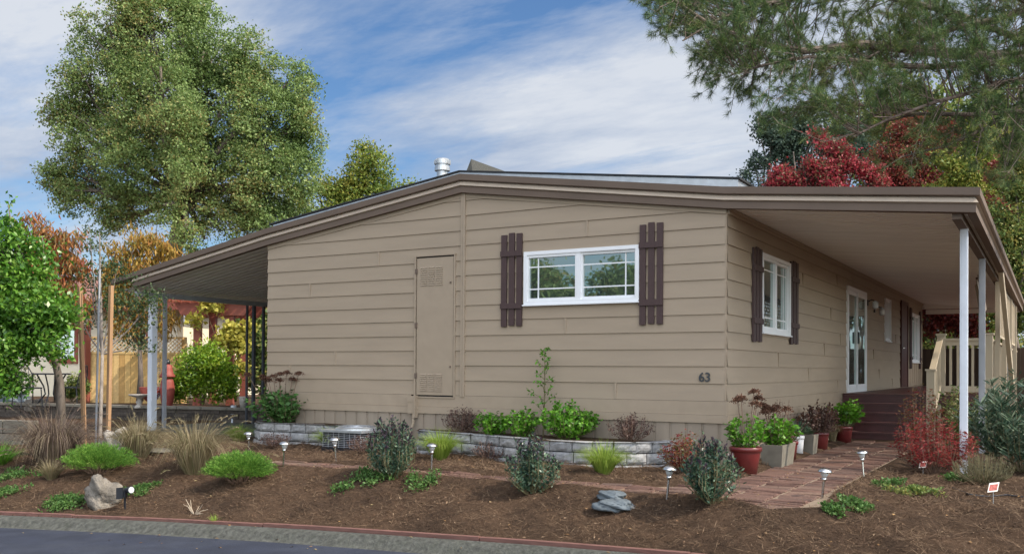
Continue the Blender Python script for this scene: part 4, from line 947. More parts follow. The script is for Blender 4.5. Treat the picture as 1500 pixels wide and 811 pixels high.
# rocks
def rock(name, label, X, Y, sx, sy, sz, m, seed, cat='rock', sink=.2, ax=0, jag=.28):
    p = onground(gph(X, Y)); n = 28; V = []; F = []; rr = random.Random(seed); ph = [rr.uniform(0, 6) for _ in range(9)]
    for i in range(n+1):
        for j in range(2*n):
            a = math.pi*i/n; b_ = math.pi*j/n; d = np.array([math.sin(a)*math.cos(b_), math.sin(a)*math.sin(b_), math.cos(a)])
            k = 1+jag*math.sin(d[0]*3+ph[0])*math.sin(d[1]*3.3+ph[1])+jag*.5*math.sin(d[2]*6+ph[2]+d[0]*5)+jag*.25*math.sin(d[0]*13+ph[3])*math.sin(d[1]*12+d[2]*11+ph[4])+rr.gauss(0, .022)+.05*math.sin(d[0]*23+ph[5])*math.sin(d[1]*21+ph[6]+d[2]*17)
            q = d*k; q = np.sign(q)*np.abs(q)**.85; x = q[0]*sx; y = q[1]*sy; V.append((p[0]+x*math.cos(ax)-y*math.sin(ax), p[1]+x*math.sin(ax)+y*math.cos(ax), p[2]+q[2]*sz+sz*(1-sink*2)))
    for i in range(n):
        for j in range(2*n): F.append((i*2*n+j, (i+1)*2*n+j, (i+1)*2*n+(j+1) % (2*n), i*2*n+(j+1) % (2*n)))
    return tag(link(name, V, F, m, None, True, origin=p), label, cat)
rock('boulder', 'rough pitted grey brown boulder behind the spotlight near the kerb', 150, 741, .185, .15, .20, M['rock'], 3, jag=.30, sink=.25)
rock('boulder', 'pale white pointed rock behind the left juniper', 170, 664, .18, .12, .20, M['rockw'], 8, jag=.34)
rock('flat_stone', 'flat broken blue grey slate lying in front of the brick path', 900, 744, .17, .15, .055, M['slate'], 5, jag=.22, sink=.3)
rock('flat_stone', 'smaller blue slate piece resting behind the larger slate', 896, 729, .13, .08, .045, M['slate'], 9, jag=.2, sink=.3)
rock('stepping_stone', 'flat grey stepping stone between the two tan fountain grasses', 228, 660, .26, .24, .03, M['concrete'], 12, jag=.10, sink=.45)
# garden spotlight on a spike
p = onground(gph(183, 746)); sp_ = thing('spotlight', 'black solar garden spotlight on a spike beside the pitted boulder', 'spotlight', p)
mb = MB(); mb.box((p[0]-.008, p[1]-.008, p[2]-.05), (p[0]+.008, p[1]+.008, p[2]+.14)); mb.build('spike', M['black'], sp_)
c = p+np.array([0, 0, .15]); mb = MB(); ux = np.array([.87, .5, 0]); uy = np.array([-.5, .87, 0])
mb.box((-.075, -.06, -.03), (.0, -.045, .09), ax=[ux*.95+np.array([0, 0, .1]), uy, (0, 0, 1)], o=c); mb.box((-.02, -.045, -.02), (.02, .02, .04), ax=[ux, uy, (0, 0, 1)], o=c); mb.build('solar_panel', M['black'], sp_)
d = ux*.8-uy*.55+np.array([0, 0, .12]); d /= np.linalg.norm(d); c2 = c+np.array([0, 0, .05])
mb = MB(); mb.tube([c2-d*.01, c2+d*.02, c2+d*.06, c2+d*.11], [.022, .03, .034, .040], 16); mb.build('lamp_head', M['black'], sp_)
mb = MB(); mb.tube([c2+d*.111, c2+d*.114], [.033, .033], 16); mb.build('lens', M['lens'], sp_)
# plant tags
for X, Y, lab, hh, s, rz in ((1352, 694, 'plant tag leaning under the scarlet maple', .10, .075, .3), (1455, 738, 'plant tag on a wire stake in the mulch at the far right', .13, .085, .5)):
    p = onground(gph(X, Y)); T = thing('plant_tag', lab, 'plant label', p); mb = MB(); mb.tube([p-(0, 0, .03), p+np.array([.0, 0, hh])], .0035, 5); mb.build('stake', M['galv'], T)
    c = p+np.array([0, -.006, hh]); ux = np.array([math.cos(rz), math.sin(rz), .12]); uz = np.array([.15, .45, .85]); uy = np.cross(uz, ux)
    mb = MB(); mb.box((-s/2, -.002, -s*.45), (s/2, .002, s*.6), ax=[ux, uy, uz], o=c); mb.build('card', M['card'], T)
    mb = MB(); mb.box((-s*.4, -.004, -s*.3), (s*.4, -.0025, s*.4), ax=[ux, -uy if uy[1] > 0 and False else uy, uz], o=c); mb.build('printed_picture', M['cardr'], T)
# planting in the raised bed
def bp(x, y): return (x, y, .135)
shrub('barberry', 'dark purple shrub in the bed left of the front window', bp(-3.55, -.22), .36, .62, 40, 30, .032, .014, M['purple'], M['stemr'], start=.2)
shrub('barberry', 'dark purple brown shrub at the right end of the raised bed', bp(-1.05, -.34), .36, .54, 40, 28, .032, .014, M['purple'], M['stemr'], start=.2)
shrub('bright_shrub', 'large bright green leafy plant right of the sapling in the raised bed', bp(-1.85, -.40), .46, .74, 60, 34, .055, .036, M['bright'], M['stem'], start=.1, cat='leafy plant')
shrub('bright_shrub', 'low bright green leafy plant in the middle of the raised bed', bp(-2.95, -.36), .30, .50, 34, 26, .055, .036, M['bright'], M['stem'], start=.1, cat='leafy plant')
shrub('bright_shrub', 'bright green mounding plant just left of the sapling', bp(-2.48, -.42), .36, .46, 34, 28, .05, .034, M['bright'], M['stem'], start=.1, cat='leafy plant')
T = thing('sapling', 'thin upright sapling with sparse green leaves below the window', 'sapling', bp(-2.3, -.2)); mb = MB(); P = []; D = []
b0 = np.array(bp(-2.3, -.2)); tp = b0+np.array([0.02, 0, 1.12]); mb.tube([b0-(0, 0, .05), b0+(.02, 0, .5), tp], [.011, .008, .003], 6)
for i in range(17):
    t = .22+.75*i/16; q = b0+(tp-b0)*t; a = i*2.4; L = .30*(1-t*.75); e = q+np.array([math.cos(a)*L, math.sin(a)*L*.4-.02, L*.55]); mb.tube([q, (q+e)/2+(0, 0, .01), e], [.004, .003, .0015], 4, cap=False)
    k = 8; s = rng.uniform(.35, 1, k)[:, None]; P.append(q+(e-q)*s+rng.normal(size=(k, 3))*.012); D.append(unit(k)+np.array([0, 0, .2]))
P = np.concatenate(P); D = nrm(np.concatenate(D)); V, F = leaf_quads(P, D, .055*rng.uniform(.6, 1.1, len(P)), .03); link('leaves', V, F, M['bright'], T); mb.build('trunk', M['stem'], T)
stonecrop('stonecrop', 'big stonecrop clump with brown heads in the left corner bed', (-6.85, -.1, .15), .78, 1.05, 60, 20, .085, M['green'])
shrub('nandina', 'red and green nandina at the right end of the block wall', onground(gph(1000, 690)), .42, .50, 40, 34, .042, .017, M['nandina'], M['stemr'], start=.15)
for X, Y, w, lab in ((715, 672, .50, 'low reddish brown barberry in front of the block wall behind the middle shrub'), (405, 655, .55, 'low dusty red barberry in front of the left block wall'), (535, 662, .50, 'low reddish barberry behind the tall dark shrub near the air conditioner')):
    shrub('low_barberry', lab, onground(gph(X, Y)), .22, w, 34, 24, .028, .013, M['purple'], M['stemr'], start=.15, group='low barberries')
# right side planting
shrub('scarlet_maple', 'scarlet laceleaf maple beside the white porch post', onground(gph(1368, 692)), .70, .88, 54, 54, .055, .012, M['jmaple'], M['stemr'], start=.2, droop=.5, cat='small maple')
shrub('feathery_maple', 'pinkish green wispy plant behind the scarlet maple at the steps', onground(gph(1350, 668)), .98, .60, 34, 34, .05, .014, M['nandina'], M['stemr'], start=.3, cat='shrub')
shrub('variegated_shrub', 'variegated green and cream shrub behind the porch post', onground(gph(1405, 664))+np.array([0, .8, 0]), .95, 1.0, 60, 44, .055, .026, M['varieg'], M['stem'], start=.15)
shrub('oleander', 'large grey green long leaved oleander at the right edge', onground(gph(1500, 690)), 1.10, 1.35, 70, 66, .125, .022, M['oleander'], M['stem'], start=.25, upl=.9, cat='shrub')
shrub('lavender', 'wispy grey brown lavender at the foot of the porch post', onground(gph(1440, 708)), .34, .62, 120, 12, .03, .005, M['greygreen'], M['stem'], start=.3, cat='lavender')
for X, Y, r, lab, n in ((1255, 742, .15, 'small green groundcover plant right of the leaning path light', 600), (1222, 752, .10, 'tiny green groundcover plant below the leaning path light', 350), (1335, 722, .18, 'low yellow green plant in front of the scarlet maple', 800), (1405, 704, .16, 'low bright groundcover at the base of the lavender', 600), (1300, 712, .15, 'thin green groundcover beside the brick paving edge', 380),
                        (95, 735, .26, 'green groundcover spreading in front of the left rock', 1300), (205, 718, .20, 'green groundcover right of the pitted boulder', 800), (540, 705, .30, 'feathery green groundcover under the tall dark shrub', 1300), (20, 700, .35, 'green groundcover at the far left under the purple grass', 1400), (622, 704, .24, 'thin groundcover strip right of the tall dark shrub', 500), (8, 722, .22, 'leafy groundcover near the kerb at the left frame edge', 700)):
    groundcover('groundcover', lab, onground(gph(X, Y)), r, n, .035, M['cover'] if X != 1335 else M['mixgreen'])
tuft('grass_tuft', 'tiny weed tuft growing at the timber edging', onground(gph(312, 765))+np.array([0, .02, 0]), .10, .10, 60, .006, M['lime'], cat='weed')
tuft('lawn_tuft', 'bright green grass clump at the far left edge of the bed', onground(gph(0, 680)), .34, .45, 500, .009, M['bright'], cat='grass clump')
# dry twigs
p = onground(gph(285, 752)); T = MB()
for i in range(9):
    a = rng.uniform(-.9, .9)+(0 if i % 2 else 3.1)*0+1.2*(i % 3-1); L = rng.uniform(.12, .28); e = p+np.array([math.sin(a)*L, rng.uniform(-.03, .05), abs(math.cos(a))*L*.6+.01]); T.tube([p+(0, 0, -.02), (p+e)/2+rng.normal(size=3)*.01, e], [.006, .004, .002], 5)
tag(T.build('dry_twigs', M['twig'], origin=p), 'pale dry branching twigs lying near the kerb', 'twigs')

# ------------------------------------------------------------------ young staked tree
b = onground(gph(146, 655)); b = onground(b)
ys = thing('young_tree', 'young slender tree tied between two wooden stakes', 'young tree', b)
yb = pblobs([(195, 455, 34), (170, 400, 28), (205, 500, 24), (150, 440, 26), (130, 400, 22), (132, 360, 16), (130, 330, 10), (225, 440, 20), (120, 470, 20)], 14.6, 1.0, )
C, Pn = crown_points(yb, 170, 13, .15, .6); D = unit(len(Pn)); V, F = leaf_quads(Pn, D, .06*rng.uniform(.6, 1.2, len(Pn)), .03); link('crown', V, F, M['youngleaf'], ys)
mb = MB(); f1 = at(150, 520, 14.4); tp = at(146, 340, 14.6); mb.tube([b-(0, 0, .05), f1, at(147, 430, 14.5), tp], [.028, .024, .018, .008], 8)
for q in yb: mb.tube([f1+(0, 0, .02), (f1+np.array(q[:3]))/2+(0, 0, -.04), q[:3]], [.014, .010, .004], 5)
for i in range(60):
    q = yb[rng.integers(len(yb))][:3]; e = C[rng.integers(len(C))]; mb.tube([f1+(np.array(q)-f1)*rng.uniform(.5, 1), e], [.004, .002], 4, cap=False) if np.linalg.norm(np.array(q)-e) < .45 else None
mb.build('trunk', M['barkg'], ys)
for lab, a, c_, m, w in (('brown square wooden tree stake left of the young tree', (124, 652), (117, 420), M['stakew'], .05), ('brown wooden tree stake right of the young tree', (158, 655), (163, 418), M['stakew'], .05), ('thin grey metal pole beside the young tree', (140, 655), (146, 395), M['postg'], .02)):
    q = onground(gph(*a)); D_ = (q-CAM)@fwd; tt = at(c_[0], c_[1], D_*1.0)
    mb = MB(); mb.beam(q-(0, 0, .1), tt, w, w, upd=(0, 1, 0)); o = mb.build('tree_stake' if 'metal' not in lab else 'metal_pole', m, origin=q); tag(o, lab, 'stake' if 'metal' not in lab else 'pole', 'stakes around the young tree' if 'metal' not in lab else None)
mb = MB(); a = at(124, 622, 14.0); c_ = at(160, 622, 14.0); mb.tube([a, (a+c_)/2-(0, .02, .01), c_], .010, 6); mb.tube([a-(0, 0, .16), (a+c_)/2-(0, .02, .17), c_-(0, 0, .14)], .010, 6); tag(mb.build('tie_strap', M['black'], origin=a), 'black rubber strap tying the young tree to its stakes', 'strap')

# ------------------------------------------------------------------ left neighbours
def frame(X0, X1, Y, D0, D1=None):
    a = at(X0, Y, D0); b = at(X1, Y, D1 or D0); d = (b-a); d[2] = 0; L = np.linalg.norm(d); d /= L; nn = np.array([d[1], -d[0], 0]); return a, b, d, nn, L
GZ_ = .22
# low wall at the back of the carport drive
wl = WB-WA; wl[2] = 0; Lw = np.linalg.norm(wl); wl /= Lw; wnn = np.array([wl[1], -wl[0], 0])
T = thing('low_garden_wall', 'long low dark stone garden wall with a flat cap behind the carport', 'garden wall', (*(WA[:2]+WB[:2])/2, -.15))
mb = MB(); z = -.2
for c in range(4):
    s = -6+(.2 if c % 2 else 0)
    while s < Lw+.3:
        w_ = rng.uniform(.3, .5); o = rng.normal()*.012; mb.box((s, -.02-o, 0), (s+w_-.01, .18, .08), ax=[wl, -wnn, (0, 0, 1)], o=(WA[0], WA[1], z+c*.085)); s += w_
mb.build('stones', M['dstone'], T)
mb = MB(); s = -6
while s < Lw+.3: mb.box((s, -.06, 0), (s+.58, .22, .05), ax=[wl, -wnn, (0, 0, 1)], o=(WA[0], WA[1], .135)); s += .6
mb.build('cap', M['concrete'], T)
mb = MB(); mb.add([(-7.3, .2, -.12), (-11.3, .2, -.12), (-11.3, 12, -.10), (-7.3, 12, -.10)], [(0, 1, 2, 3)]); tag(mb.build('carport_slab', M['kerb'], origin=(0, 0, 0)), kind='structure')
# cedar fence with lattice top
def fence(label, X0, X1, D0, D1, zt, zb_, lat, m, grp=None, dw=.14):
    a, b, d, nn, L = frame(X0, X1, 560, D0, D1); T = thing('fence', label, 'fence', (*(a[:2]+b[:2])/2, zb_), grp); o = np.array([a[0], a[1], 0]); AX = [d, nn, (0, 0, 1)]
    mb = MB(); s = 0
    while s < L: mb.box((s+.004, 0, zb_), (min(s+dw, L)-.002, .018+rng.normal()*.003, zt-lat), ax=AX, o=o); s += dw
    mb.build('boards', m, T)
    if lat:
        mb = MB(); mb.box((0, -.01, zt-lat), (L, .03, zt-lat+.05), ax=AX, o=o); mb.box((0, -.01, zt-.05), (L, .03, zt), ax=AX, o=o); mb.build('rails', m, T)
        mb = MB(); h = lat-.1; s = -h
        while s < L:
            for sg in (1, -1):
                x0, x1 = (s, s+h) if sg > 0 else (s+h, s); t0, t1 = 0., 1.
                dx = x1-x0; ta, tb = (0-x0)/dx, (L-x0)/dx; ta, tb = min(ta, tb), max(ta, tb); t0 = max(0, ta); t1 = min(1, tb)
                if t1-t0 > .05:
                    P = o+d*(x0+dx*t0)+nn*(.008+.006*sg)+np.array([0, 0, zt-lat+.05+h*t0]); Q = o+d*(x0+dx*t1)+nn*(.008+.006*sg)+np.array([0, 0, zt-lat+.05+h*t1]); mb.beam(P, Q, .007, .034, upd=nn)
            s += .10
        mb.build('lattice', m, T)
    for s in np.arange(0, L+.01, 2.4): mb = MB(); mb.box((s-.05, -.1, zb_), (s+.05, -.005, zt), ax=AX, o=o); mb.build('post', m, T)
    return T
fence('new yellow cedar fence with a lattice top left of the carport', 124, 268, 23, 23, 1.72, .05, .42, M['fencew'])
a = at(126, 560, 22.9); mb = MB(); mb.box((a[0]-.07, a[1]-.07, 0), (a[0]+.07, a[1]+.07, 1.95)); mb.box((a[0]-.09, a[1]-.09, 1.95), (a[0]+.09, a[1]+.09, 2.0)); tag(mb.build('gate_post', M['redtrim']), 'dark red square post at the left end of the cedar fence', 'post')
# neighbour's cream bungalow
a, b, d, nn, L = frame(-120, 268, 500, 29, 27); o = np.array([a[0], a[1], 0]); AX = [d, nn, (0, 0, 1)]
T = thing('bungalow', 'cream stucco bungalow with red brown trim and roof behind the cedar fence', 'house', (*(a[:2]+b[:2])/2, 0))
mb = MB(); mb.box((0, -9, 0), (L, 0, 2.82), ax=AX, o=o); mb.build('wall', M['stucco'], T)
mb = MB(); V = [o+d*x+nn*y+np.array([0, 0, z]) for x, y, z in ((-.6, .7, 2.82), (L+.45, .7, 2.82), (L+.45, -9.6, 2.82), (-.6, -9.6, 2.82), (2, -4.4, 4.1), (L-2.5, -4.4, 4.1))]; mb.add(V, [(0, 1, 5, 4), (1, 2, 5), (2, 3, 4, 5), (3, 0, 4)]); mb.build('roof', M['redroof'], T)
mb = MB(); mb.box((-.6, .66, 2.58), (L+.45, .72, 2.86), ax=AX, o=o); mb.box((L+.39, -9.5, 2.58), (L+.45, .66, 2.86), ax=AX, o=o); mb.build('fascia', M['redtrim'], T)
mb = MB(); mb.box((L-.16, .0, 0), (L+.01, .03, 2.58), ax=AX, o=o); mb.build('corner_board', M['rail'], T)
def nwin(s0, s1, z0, z1):
    mb = MB(); mb.box((s0-.1, 0, z0-.14), (s1+.1, .05, z0), ax=AX, o=o); mb.box((s0-.1, 0, z1), (s1+.1, .05, z1+.1), ax=AX, o=o); mb.box((s0-.1, 0, z0), (s0, .05, z1), ax=AX, o=o); mb.box((s1, 0, z0), (s1+.1, .05, z1), ax=AX, o=o); f = mb.build('window', M['redtrim'], T)
    mb = MB(); mb.box((s0, 0, z0), (s1, .012, z1), ax=AX, o=o); mb.build('pane', M['glass'], f)
    mb = MB(); n_ = 3
    for k in range(n_+1): x = s0+(s1-s0)*k/n_; mb.box((x-.025, .014, z0), (x+.025, .03, z1), ax=AX, o=o)
    mb.box((s0, .031, z0), (s1, .04, z0+.05), ax=AX, o=o); mb.box((s0, .031, z1-.05), (s1, .04, z1), ax=AX, o=o); mb.build('sash', M['white'], f)
sA = (at(80, 500, 28)-o)@d
nwin(sA, sA+.75, 1.22, 2.1); nwin((at(205, 500, 27.3)-o)@d, (at(216, 500, 27.3)-o)@d, 1.8, 2.4); nwin(.9, 2.2, 1.2, 2.1)
# red pergola
a = at(290, 470, 22); b = at(338, 470, 22); T = thing('pergola', 'reddish brown timber pergola with rafter ends behind the carport', 'pergola', (*(a+b)[:2]/2, .2)); d = b-a; d[2] = 0; L = np.linalg.norm(d); d /= L; nn = np.array([d[1], -d[0], 0]); AX = [d, nn, (0, 0, 1)]; o = np.array([a[0], a[1], 0])
for s in (0, L):
    mb = MB(); mb.box((s-.08, -.08, .1), (s+.08, .08, 2.22), ax=AX, o=o); mb.build('post', M['redtrim'], T)
    mb = MB(); mb.box((s-.08, -1.2, .1), (s+.08, -1.04, 2.22), ax=AX, o=o); mb.build('post', M['redtrim'], T)
for y in (.1, -.14, -1.1):
    mb = MB(); V = [o+d*x+nn*(y+t)+np.array([0, 0, z]) for t in (0, .05) for x, z in ((-.5, 2.48), (-.35, 2.19), (L+.35, 2.19), (L+.55, 2.48))]; mb.add(V, [(0, 1, 2, 3), (7, 6, 5, 4), (0, 4, 5, 1), (1, 5, 6, 2), (2, 6, 7, 3), (3, 7, 4, 0)]); mb.build('beam', M['redtrim'], T)
mb = MB(); s = -.6
k_ = 0
while s < L+.7: mb = MB(); mb.box((s, -1.5, 2.48), (s+.05, .55, 2.60), ax=AX, o=o); mb.build('rafter', M['redtrim'], T); s += .2
mb = MB()
for y in np.arange(-1.4, .5, .18): mb.box((-.65, y, 2.60), (L+.75, y+.03, 2.63), ax=AX, o=o)
mb.build('slats', M['redtrim'], T)
# satellite dish
c = at(270, 437, 24.5); T = thing('satellite_dish', 'white satellite dish seen under the carport beam', 'satellite dish', c-(0, 0, .45)); mb = MB(); n_ = 20; V = []; F = []; u = (CAM-c); u /= np.linalg.norm(u); u = u*.9+np.array([0, 0, .45]); u /= np.linalg.norm(u); r = np.cross(u, (0, 0, 1)); r /= np.linalg.norm(r); v = np.cross(r, u)
for j in range(5):
    for i in range(n_): t = 2*math.pi*i/n_; q = j/4*.26; V.append(c+(r*math.cos(t)+v*math.sin(t))*q+u*(q*q*.9))
for j in range(4):
    for i in range(n_): F.append((j*n_+i, j*n_+(i+1) % n_, (j+1)*n_+(i+1) % n_, (j+1)*n_+i))
mb.add(V, F); mb.add([np.array(x)-u*.01 for x in V], [f[::-1] for f in F]); mb.build('dish', M['white'], T, True)
mb = MB(); mb.tube([c-u*.02, c-u*.1-(0, 0, .1), c-u*.1-(0, 0, .6)], .02, 6); mb.tube([c-v*.24, c+u*.3-v*.2], .01, 5); mb.build('mount', M['postg'], T)
# red chiminea
c = onground(at(245, 576, 20)); c[2] = .10; T = thing('chiminea', 'terracotta red chiminea with a flared lid beside the bright green bush', 'chiminea', c); mb = MB()
mb.lathe(c, [(.082, .000), (.107, .068), (.139, .243), (.156, .405), (.131, .567), (.107, .648)], 22); mb.build('body', M['terra'], T, True)
mb = MB(); mb.lathe(c, [(.107, .655), (.156, .675), (.160, .702), (.123, .756), (.107, .837), (.090, .918), (.057, .945)], 22); mb.build('lid', M['terra'], T, True)
mb = MB(); mb.lathe(c, [(.057, .945), (.061, .986), (.05, 1.013), (.03, 1.053)], 14); mb.build('finial', M['black'], T, True)
# terracotta bowl and white bird bath
c = at(221, 590, 20); c[2] = .36; mb = MB(); mb.lathe(c, [(.10, -.1), (.17, .0), (.23, .14), (.24, .20), (.22, .20), (.15, .05), (.02, .02)], 22); tag(mb.build('garden_bowl', M['terra']), 'wide brown terracotta bowl in front of the cedar fence', 'bowl')
c = at(204, 590, 19.6); c[2] = .13; mb = MB(); mb.lathe(c, [(.10, .0), (.09, .04), (.045, .08), (.07, .13), (.04, .18), (.06, .22), (.20, .26), (.22, .29), (.19, .285), (.05, .27)], 22); tag(mb.build('bird_bath', M['rockw'], smooth=True), 'small white bird bath left of the terracotta bowl', 'bird bath')
c = at(357, 592, 19.2); c[2] = .12; mb = MB(); mb.lathe(c, [(.06, .0), (.09, .18), (.10, .28), (.085, .28), (.07, .2)], 18); tag(mb.build('tall_planter', M['rockw'], smooth=True), 'tall white planter behind the carport posts', 'planter')
p = onground(gph(342, 616)); mb = MB(); mb.lathe(p, [(.055, -.05), (.055, .30), (.05, .31)], 16); tag(mb.build('pipe_stub', M['postw'], origin=p), 'short pale blue pipe bollard in front of the low wall', 'bollard')
# patio furniture at the far left
def patio_table(c):
    T = thing('patio_table', 'dark wrought iron patio table with curved legs at the far left', 'table', c); mb = MB(); mb.lathe(c, [(.45, .70), (.46, .715), (.44, .73)], 26, .8); mb.build('tabletop', M['black'], T)
    for k in range(4):
        a = k*math.pi/2+.6; u = np.array([math.cos(a), math.sin(a), 0]); mb = MB(); mb.tube([c+u*.30+(0, 0, .70), c+u*.16+(0, 0, .45), c+u*.12+(0, 0, .28), c+u*.34+(0, 0, .0)], .016, 6); mb.build('leg', M['black'], T)
patio_table(np.array([*at(75, 560, 20.5)[:2], .11]))
def chair(c, rz, lab):
    T = thing('patio_chair', lab, 'chair', c, 'dark metal patio chairs'); ca, sa = math.cos(rz), math.sin(rz); A = [(ca, sa, 0), (-sa, ca, 0), (0, 0, 1)]
    mb = MB(); mb.box((-.22, -.22, .40), (.22, .22, .43), ax=A, o=c); mb.build('seat', M['black'], T)
    W = lambda x, y, z: np.array(c)+np.array(A[0])*x+np.array(A[1])*y+np.array((0, 0, z))
    mb = MB(); mb.tube([W(-.21, .21, .42), W(-.22, .27, .7), W(-.12, .30, .90), W(.12, .30, .90), W(.22, .27, .7), W(.21, .21, .42)], .014, 6)
    for k in range(5): x = -.14+.07*k; mb.tube([W(x, .22, .43), W(x, .30, .89)], .007, 5)
    mb.build('backrest', M['black'], T)
    for x in (-.2, .2):
        for y in (-.2, .2): mb = MB(); mb.tube([W(x, y, .41), W(x*1.1, y*1.15, 0)], .013, 6); mb.build('leg', M['black'], T)
chair(np.array([*at(40, 560, 20.2)[:2], .11]), 1.4, 'dark metal patio chair left of the patio table'); chair(np.array([*at(104, 560, 21)[:2], .11]), -1.0, 'dark metal patio chair right of the patio table')
c = at(20, 604, 15.2); rock('boulder', 'dark rounded boulder on the low wall at the far left', 20, 592, .35, .25, .16, M['slate'], 21)
rock('boulder', 'brown rounded boulder left of the citrus trunk', 55, 600, .22, .2, .14, M['rock'], 22)
T = thing('concrete_block_stack', 'pale grey concrete block stack below the citrus tree', 'block wall', onground(gph(25, 648))); q = onground(gph(25, 648))
for k in range(2):
    for j in range(2): mb = MB(); mb.box((-.75+j*.5+.08*k, -.1, k*.2), (-.27+j*.5+.08*k, .1, k*.2+.185), ax=[wl, -wnn, (0, 0, 1)], o=q-(0, 0, .05)); mb.build('block', M['concrete'], T)

# ------------------------------------------------------------------ trees and bushes on the left
D0 = 36
oak = pblobs([(160, 60, 62), (225, 45, 62), (300, 70, 62), (355, 95, 55), (415, 130, 52), (125, 130, 48), (195, 140, 75), (290, 150, 85, 1), (380, 190, 75), (430, 180, 40), (90, 165, 30), (125, 205, 48), (200, 220, 70, -1), (290, 240, 62), (370, 270, 70), (425, 260, 48), (80, 260, 26), (115, 275, 45), (170, 290, 50), (235, 300, 34, -1), (330, 320, 50), (400, 310, 55), (150, 325, 26), (440, 215, 38), (205, 5, 50), (300, 350, 34), (270, 10, 40), (255, 165, 50, -2.5), (262, 235, 46, -2.5), (240, 300, 30, -2), (235, 95, 44, -2), (270, 345, 24, -2)], D0)
b = at(245, 545, D0); b[2] = .1
tree('oak_tree', 'huge spreading oak towering over the left side of the house', 'tree', b, oak, M['oak'], M['bark'], nclump=8200, per=26, cr=.25, leaf=.105, aspect=.62, tr=.36, gap=.92, gs=1.9, shell=.45, trunk=[b, at(250, 400, D0), at(262, 330, D0), at(268, 285, D0)], twigs=160, flat=.7)
yg = pblobs([(540, 250, 34), (515, 285, 32), (485, 300, 36), (560, 280, 24), (450, 320, 40), (535, 222, 14), (600, 275, 10), (500, 330, 50), (465, 275, 18)], 44)
b = at(520, 560, 44); b[2] = .1; tree('sycamore', 'yellow green tree behind the left slope of the roof', 'tree', b, yg, M['ygtree'], M['bark'], nclump=1100, per=20, cr=.30, leaf=.15, tr=.2, gap=.6, gs=1.6)
cit = pblobs([(20, 420, 46), (60, 450, 46), (-20, 460, 50), (25, 500, 44), (-20, 540, 40), (64, 495, 28), (92, 465, 14), (15, 365, 30), (12, 330, 12), (62, 370, 14), (58, 400, 18), (-30, 400, 40), (10, 560, 20), (12, 300, 6), (62, 345, 7), (80, 512, 15)], 12.6)
b = at(92, 590, 13.0); b[2] = float(H(b[0], b[1])); tree('citrus_tree', 'bright green citrus tree with upright shoots at the left edge', 'tree', b, cit, M['citrus'], M['bark'], nclump=900, per=24, cr=.15, leaf=.075, aspect=.5, tr=.06, gap=.25, gs=4, trunk=[b, at(88, 560, 13.0), at(76, 510, 12.9), at(72, 470, 12.8)], twigs=120)
pr = pblobs([(60, 345, 20), (85, 360, 26), (45, 375, 24), (108, 390, 22), (70, 400, 30), (95, 430, 26), (40, 410, 24), (28, 330, 10), (48, 320, 9), (112, 350, 12), (110, 450, 22)], 20.8)
b = at(85, 560, 20.8); b[2] = .2; tree('peach_tree', 'rust red peach tree with drooping leaves left of the young tree', 'tree', b, pr, M['peachr'], M['bark'], nclump=340, per=22, cr=.17, leaf=.15, aspect=.24, tr=.07, gap=.1, gs=3, droop=1.4, twigs=80)
pg = pblobs([(180, 370, 22), (205, 350, 18), (230, 365, 20), (180, 400, 28), (215, 395, 28), (250, 375, 14), (160, 400, 14), (225, 345, 9), (190, 335, 8), (170, 430, 24), (215, 440, 24), (240, 470, 20), (190, 470, 24)], 21.8)
b = at(205, 570, 21.8); b[2] = .2; tree('peach_tree', 'golden orange peach tree above the cedar fence', 'tree', b, pg, M['peachg'], M['bark'], nclump=330, per=22, cr=.17, leaf=.15, aspect=.24, tr=.07, gap=.1, gs=3, droop=1.4, twigs=80)
gb = pblobs([(295, 545, 38), (270, 560, 26), (320, 560, 28), (300, 520, 24), (325, 535, 20), (335, 568, 16), (262, 575, 14)], 20.6)
b = at(296, 592, 20.6); b[2] = .2; tree('bay_bush', 'rounded bright green bush seen through the carport', 'bush', b, gb, M['bayl'], M['stem'], nclump=520, per=24, cr=.13, leaf=.075, aspect=.5, tr=.04, gap=0, gs=4, twigs=40)
vn = pblobs([(345, 490, 18), (325, 500, 16), (355, 510, 14), (365, 480, 10), (330, 475, 10), (352, 535, 10), (300, 450, 8), (318, 447, 8), (285, 470, 10)], 21.6)
b = at(345, 590, 21.6); b[2] = .2; tree('grape_vine', 'yellow leafed vine climbing the red pergola', 'vine', b, vn, M['vine'], M['stem'], nclump=110, per=14, cr=.12, leaf=.11, aspect=.8, tr=.02, twigs=30)
bk = pblobs([(385, 500, 30), (370, 470, 24), (400, 470, 24), (365, 545, 22), (395, 540, 24), (380, 440, 22)], 27)
b = at(385, 590, 27); b[2] = .2; tree('hedge_tree', 'dark green tree seen between the carport posts and the house', 'tree', b, bk, M['mixgreen'], M['bark'], nclump=300, per=24, cr=.28, leaf=.13, tr=.1)
bk = pblobs([(30, 500, 60), (-60, 470, 70), (-40, 560, 60), (140, 460, 26), (300, 470, 20), (310, 445, 14)], 34)
b = at(0, 600, 34); b[2] = .2; tree('hedge_tree', 'dark bushy tree behind the bungalow at the far left', 'tree', b, bk, M['oak'], M['bark'], nclump=600, per=24, cr=.45, leaf=.2, tr=.15)
for X, Y, D1, r, lab in ((110, 545, 21.5, .34, 'dark leafy bush between the citrus trunk and the stake'), (20, 575, 21.6, .5, 'dark leafy bush at the far left behind the patio chair')):
    c = at(X, Y, D1); b = np.array([c[0], c[1], .2]); shrub('dark_bush', lab, b, r*1.9, r*2, 40, 50, .07, .035, M['mixgreen'], M['stem'], start=.2)

